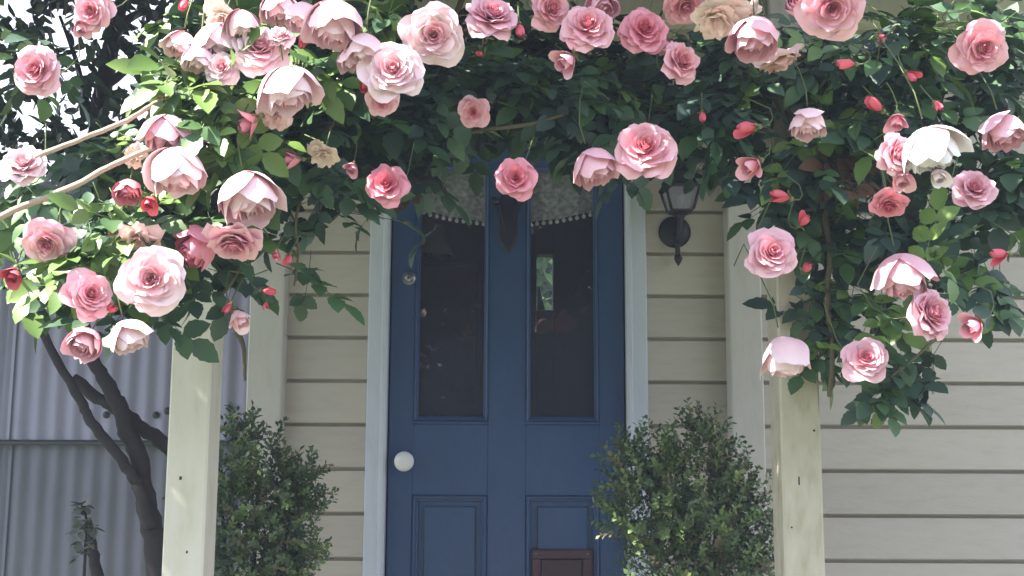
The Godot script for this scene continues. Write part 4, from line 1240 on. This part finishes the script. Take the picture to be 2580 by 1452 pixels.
	bloom("half", Vector3(0.733, 1.815, 1.751), 0.0321, Vector3(0, -0.8, 0.55), "pink")
	bloom("full", Vector3(0.742, 1.784, 1.657), 0.0358, Vector3(0, -0.8, 0.55), "deep")
	bloom("cup", Vector3(0.583, 1.939, 1.676), 0.0419, Vector3(0.15, -1, 0.16), "pale")
	bloom("bud", Vector3(0.475, 1.946, 1.629), 0.0282, Vector3(-1, 0, 0.35), "red")
	bloom("bud", Vector3(0.392, 1.982, 1.582), 0.0175, Vector3(0, -0.8, 0.55), "red")
	bloom("half", Vector3(0.482, 1.868, 1.629), 0.0363, Vector3(-0.75, -0.5, 0.5), "salmon")
	bloom("bud", Vector3(0.550, 1.815, 1.582), 0.0280, Vector3(-0.8, 0.35, 0.5), "red")
	bloom("bud", Vector3(0.609, 1.772, 1.535), 0.0206, Vector3(0.1, 0.45, 0.9), "red")
	bloom("full", Vector3(0.525, 1.694, 1.582), 0.0547, Vector3(0, 0.1, 1), "pink")
	bloom("bud", Vector3(0.611, 1.673, 1.535), 0.0215, Vector3(0.1, 0.45, 0.9), "red")
	bloom("cup", Vector3(0.770, 1.646, 1.629), 0.0606, Vector3(0.15, -1, 0.16), "pink")
	bloom("full", Vector3(0.817, 1.568, 1.629), 0.0577, Vector3(0.5, 0, 0.9), "pink")
	bloom("full", Vector3(0.726, 1.483, 1.535), 0.0483, Vector3(0, 0.1, 1), "pink")
	bloom("cup", Vector3(0.572, 1.493, 1.488), 0.0609, Vector3(0.15, -1, 0.16), "pale")
	bloom("full", Vector3(0.260, 1.883, 1.676), 0.0618, Vector3(0, 0.1, 1), "salmon")
	bloom("cup", Vector3(0.162, 1.857, 1.657), 0.0515, Vector3(0.15, -1, 0.16), "pink")
	bloom("full", Vector3(0.007, 1.837, 1.629), 0.0428, Vector3(0, 0.1, 1), "deep")
	bloom("full", Vector3(-0.251, 1.822, 1.629), 0.0436, Vector3(0, 0.1, 1), "deep")
	bloom("full", Vector3(-0.087, 2.034, 1.441), 0.0364, Vector3(0, -0.45, 1), "salmon")
	bloom("half", Vector3(-0.322, 1.859, 1.629), 0.0222, Vector3(0, -0.8, 0.55), "pink")
	bloom("faded", Vector3(-0.371, 1.876, 1.676), 0.0309, Vector3(0, -0.8, 0.55), "cream")
	bloom("half", Vector3(-0.429, 1.862, 1.676), 0.0267, Vector3(-1, 0, 0.35), "deep")
	bloom("faded", Vector3(-0.452, 1.928, 1.751), 0.0289, Vector3(0, -0.8, 0.55), "pale")
	bloom("half", Vector3(-0.493, 1.911, 1.770), 0.0334, Vector3(-0.75, -0.5, 0.5), "deep")
	bloom("cup", Vector3(-0.637, 1.874, 1.817), 0.0499, Vector3(0.15, -1, 0.16), "pink")
	bloom("half", Vector3(-0.577, 1.878, 1.789), 0.0189, Vector3(0, -0.8, 0.55), "salmon")
	bloom("cup", Vector3(-0.605, 1.801, 1.836), 0.0607, Vector3(0.15, -1, 0.16), "pale")
	bloom("faded", Vector3(-0.706, 1.842, 1.770), 0.0215, Vector3(0, 0.1, 1), "cream")
	bloom("cup", Vector3(-0.473, 1.753, 1.836), 0.0649, Vector3(0.15, -1, 0.16), "pale")
	bloom("full", Vector3(-0.500, 1.679, 1.817), 0.0523, Vector3(0, -0.8, 0.55), "pink")
	bloom("cup", Vector3(-0.585, 1.673, 1.751), 0.0482, Vector3(-0.75, -0.5, 0.5), "deep")
	bloom("cup", Vector3(-0.715, 1.776, 1.770), 0.0304, Vector3(0, -0.8, 0.55), "deep")
	bloom("half", Vector3(-0.666, 1.753, 1.789), 0.0236, Vector3(0, -0.8, 0.55), "red")
	bloom("faded", Vector3(-0.682, 1.686, 1.789), 0.0354, Vector3(0, -0.8, 0.55), "pale")
	bloom("half", Vector3(-0.746, 1.712, 1.742), 0.0178, Vector3(0, -0.8, 0.55), "deep")
	bloom("full", Vector3(-0.638, 1.601, 1.836), 0.0595, Vector3(0, 0.1, 1), "pale")
	bloom("full", Vector3(-0.751, 1.572, 1.836), 0.0461, Vector3(0.5, 0, 0.9), "salmon")
	bloom("bud", Vector3(-0.719, 1.550, 1.817), 0.0171, Vector3(1, 0, 0.4), "red")
	bloom("cup", Vector3(-0.753, 1.490, 1.836), 0.0356, Vector3(0, -0.8, 0.55), "pink")
	bloom("cup", Vector3(-0.675, 1.501, 1.836), 0.0410, Vector3(0.15, -1, 0.16), "pale")
	bloom("half", Vector3(-0.525, 1.551, 1.676), 0.0342, Vector3(0.6, -0.7, 0.4), "pale")
	bloom("bud", Vector3(-0.546, 1.570, 1.676), 0.0159, Vector3(0, -0.8, 0.55), "red")
	bloom("bud", Vector3(-0.471, 1.601, 1.676), 0.0159, Vector3(1, 0, 0.4), "red")
	bloom("bud", Vector3(-0.436, 1.668, 1.657), 0.0143, Vector3(0, -0.8, 0.55), "red")
	bloom("bud", Vector3(-0.475, 1.574, 1.676), 0.0100, Vector3(0, -0.8, 0.55), "red")
	bloom("bud", Vector3(-0.064, 2.080, 1.676), 0.0092, Vector3(0, 0.1, 1), "red")
	bloom("half", Vector3(-0.464, 1.679, 1.648), 0.0144, Vector3(0, -0.8, 0.55), "deep")
	bloom("cup", Vector3(-0.504, 2.086, 1.808), 0.0391, Vector3(0.15, -1, 0.16), "pale")
	bloom("cup", Vector3(-0.586, 2.021, 1.798), 0.0342, Vector3(0.15, -1, 0.16), "pale")
	bloom("cup", Vector3(-0.397, 2.109, 1.789), 0.0387, Vector3(0.15, -1, 0.16), "pale")
	bloom("full", Vector3(-0.541, 2.004, 1.798), 0.0333, Vector3(0, 0.1, 1), "pale")
	bloom("cup", Vector3(-0.305, 2.022, 1.798), 0.0299, Vector3(0.15, -1, 0.16), "pale")
	bloom("full", Vector3(-0.436, 2.064, 1.798), 0.0274, Vector3(0.1, 0.45, 0.9), "pale")
	bloom("full", Vector3(-0.889, 2.000, 1.789), 0.0472, Vector3(0, 0.1, 1), "pink")
	bloom("full", Vector3(-0.903, 1.817, 1.789), 0.0433, Vector3(0.1, 0.45, 0.9), "pale")
	bloom("full", Vector3(-0.837, 1.671, 1.817), 0.0446, Vector3(0, -0.45, 1), "pink")
	bloom("half", Vector3(-0.908, 1.617, 1.789), 0.0276, Vector3(0, -0.8, 0.55), "red")
	bloom("full", Vector3(0.908, 2.079, 1.723), 0.0530, Vector3(0, -0.45, 1), "salmon")
	bloom("cup", Vector3(0.945, 1.913, 1.723), 0.0489, Vector3(0.15, -1, 0.16), "pink")
	bloom("full", Vector3(0.899, 1.806, 1.676), 0.0438, Vector3(0, 0.1, 1), "pink")
	bloom("bud", Vector3(0.946, 1.681, 1.676), 0.0251, Vector3(-1, 0, 0.35), "red")
	bloom("half", Vector3(0.910, 1.546, 1.629), 0.0363, Vector3(-0.75, -0.5, 0.5), "pink")
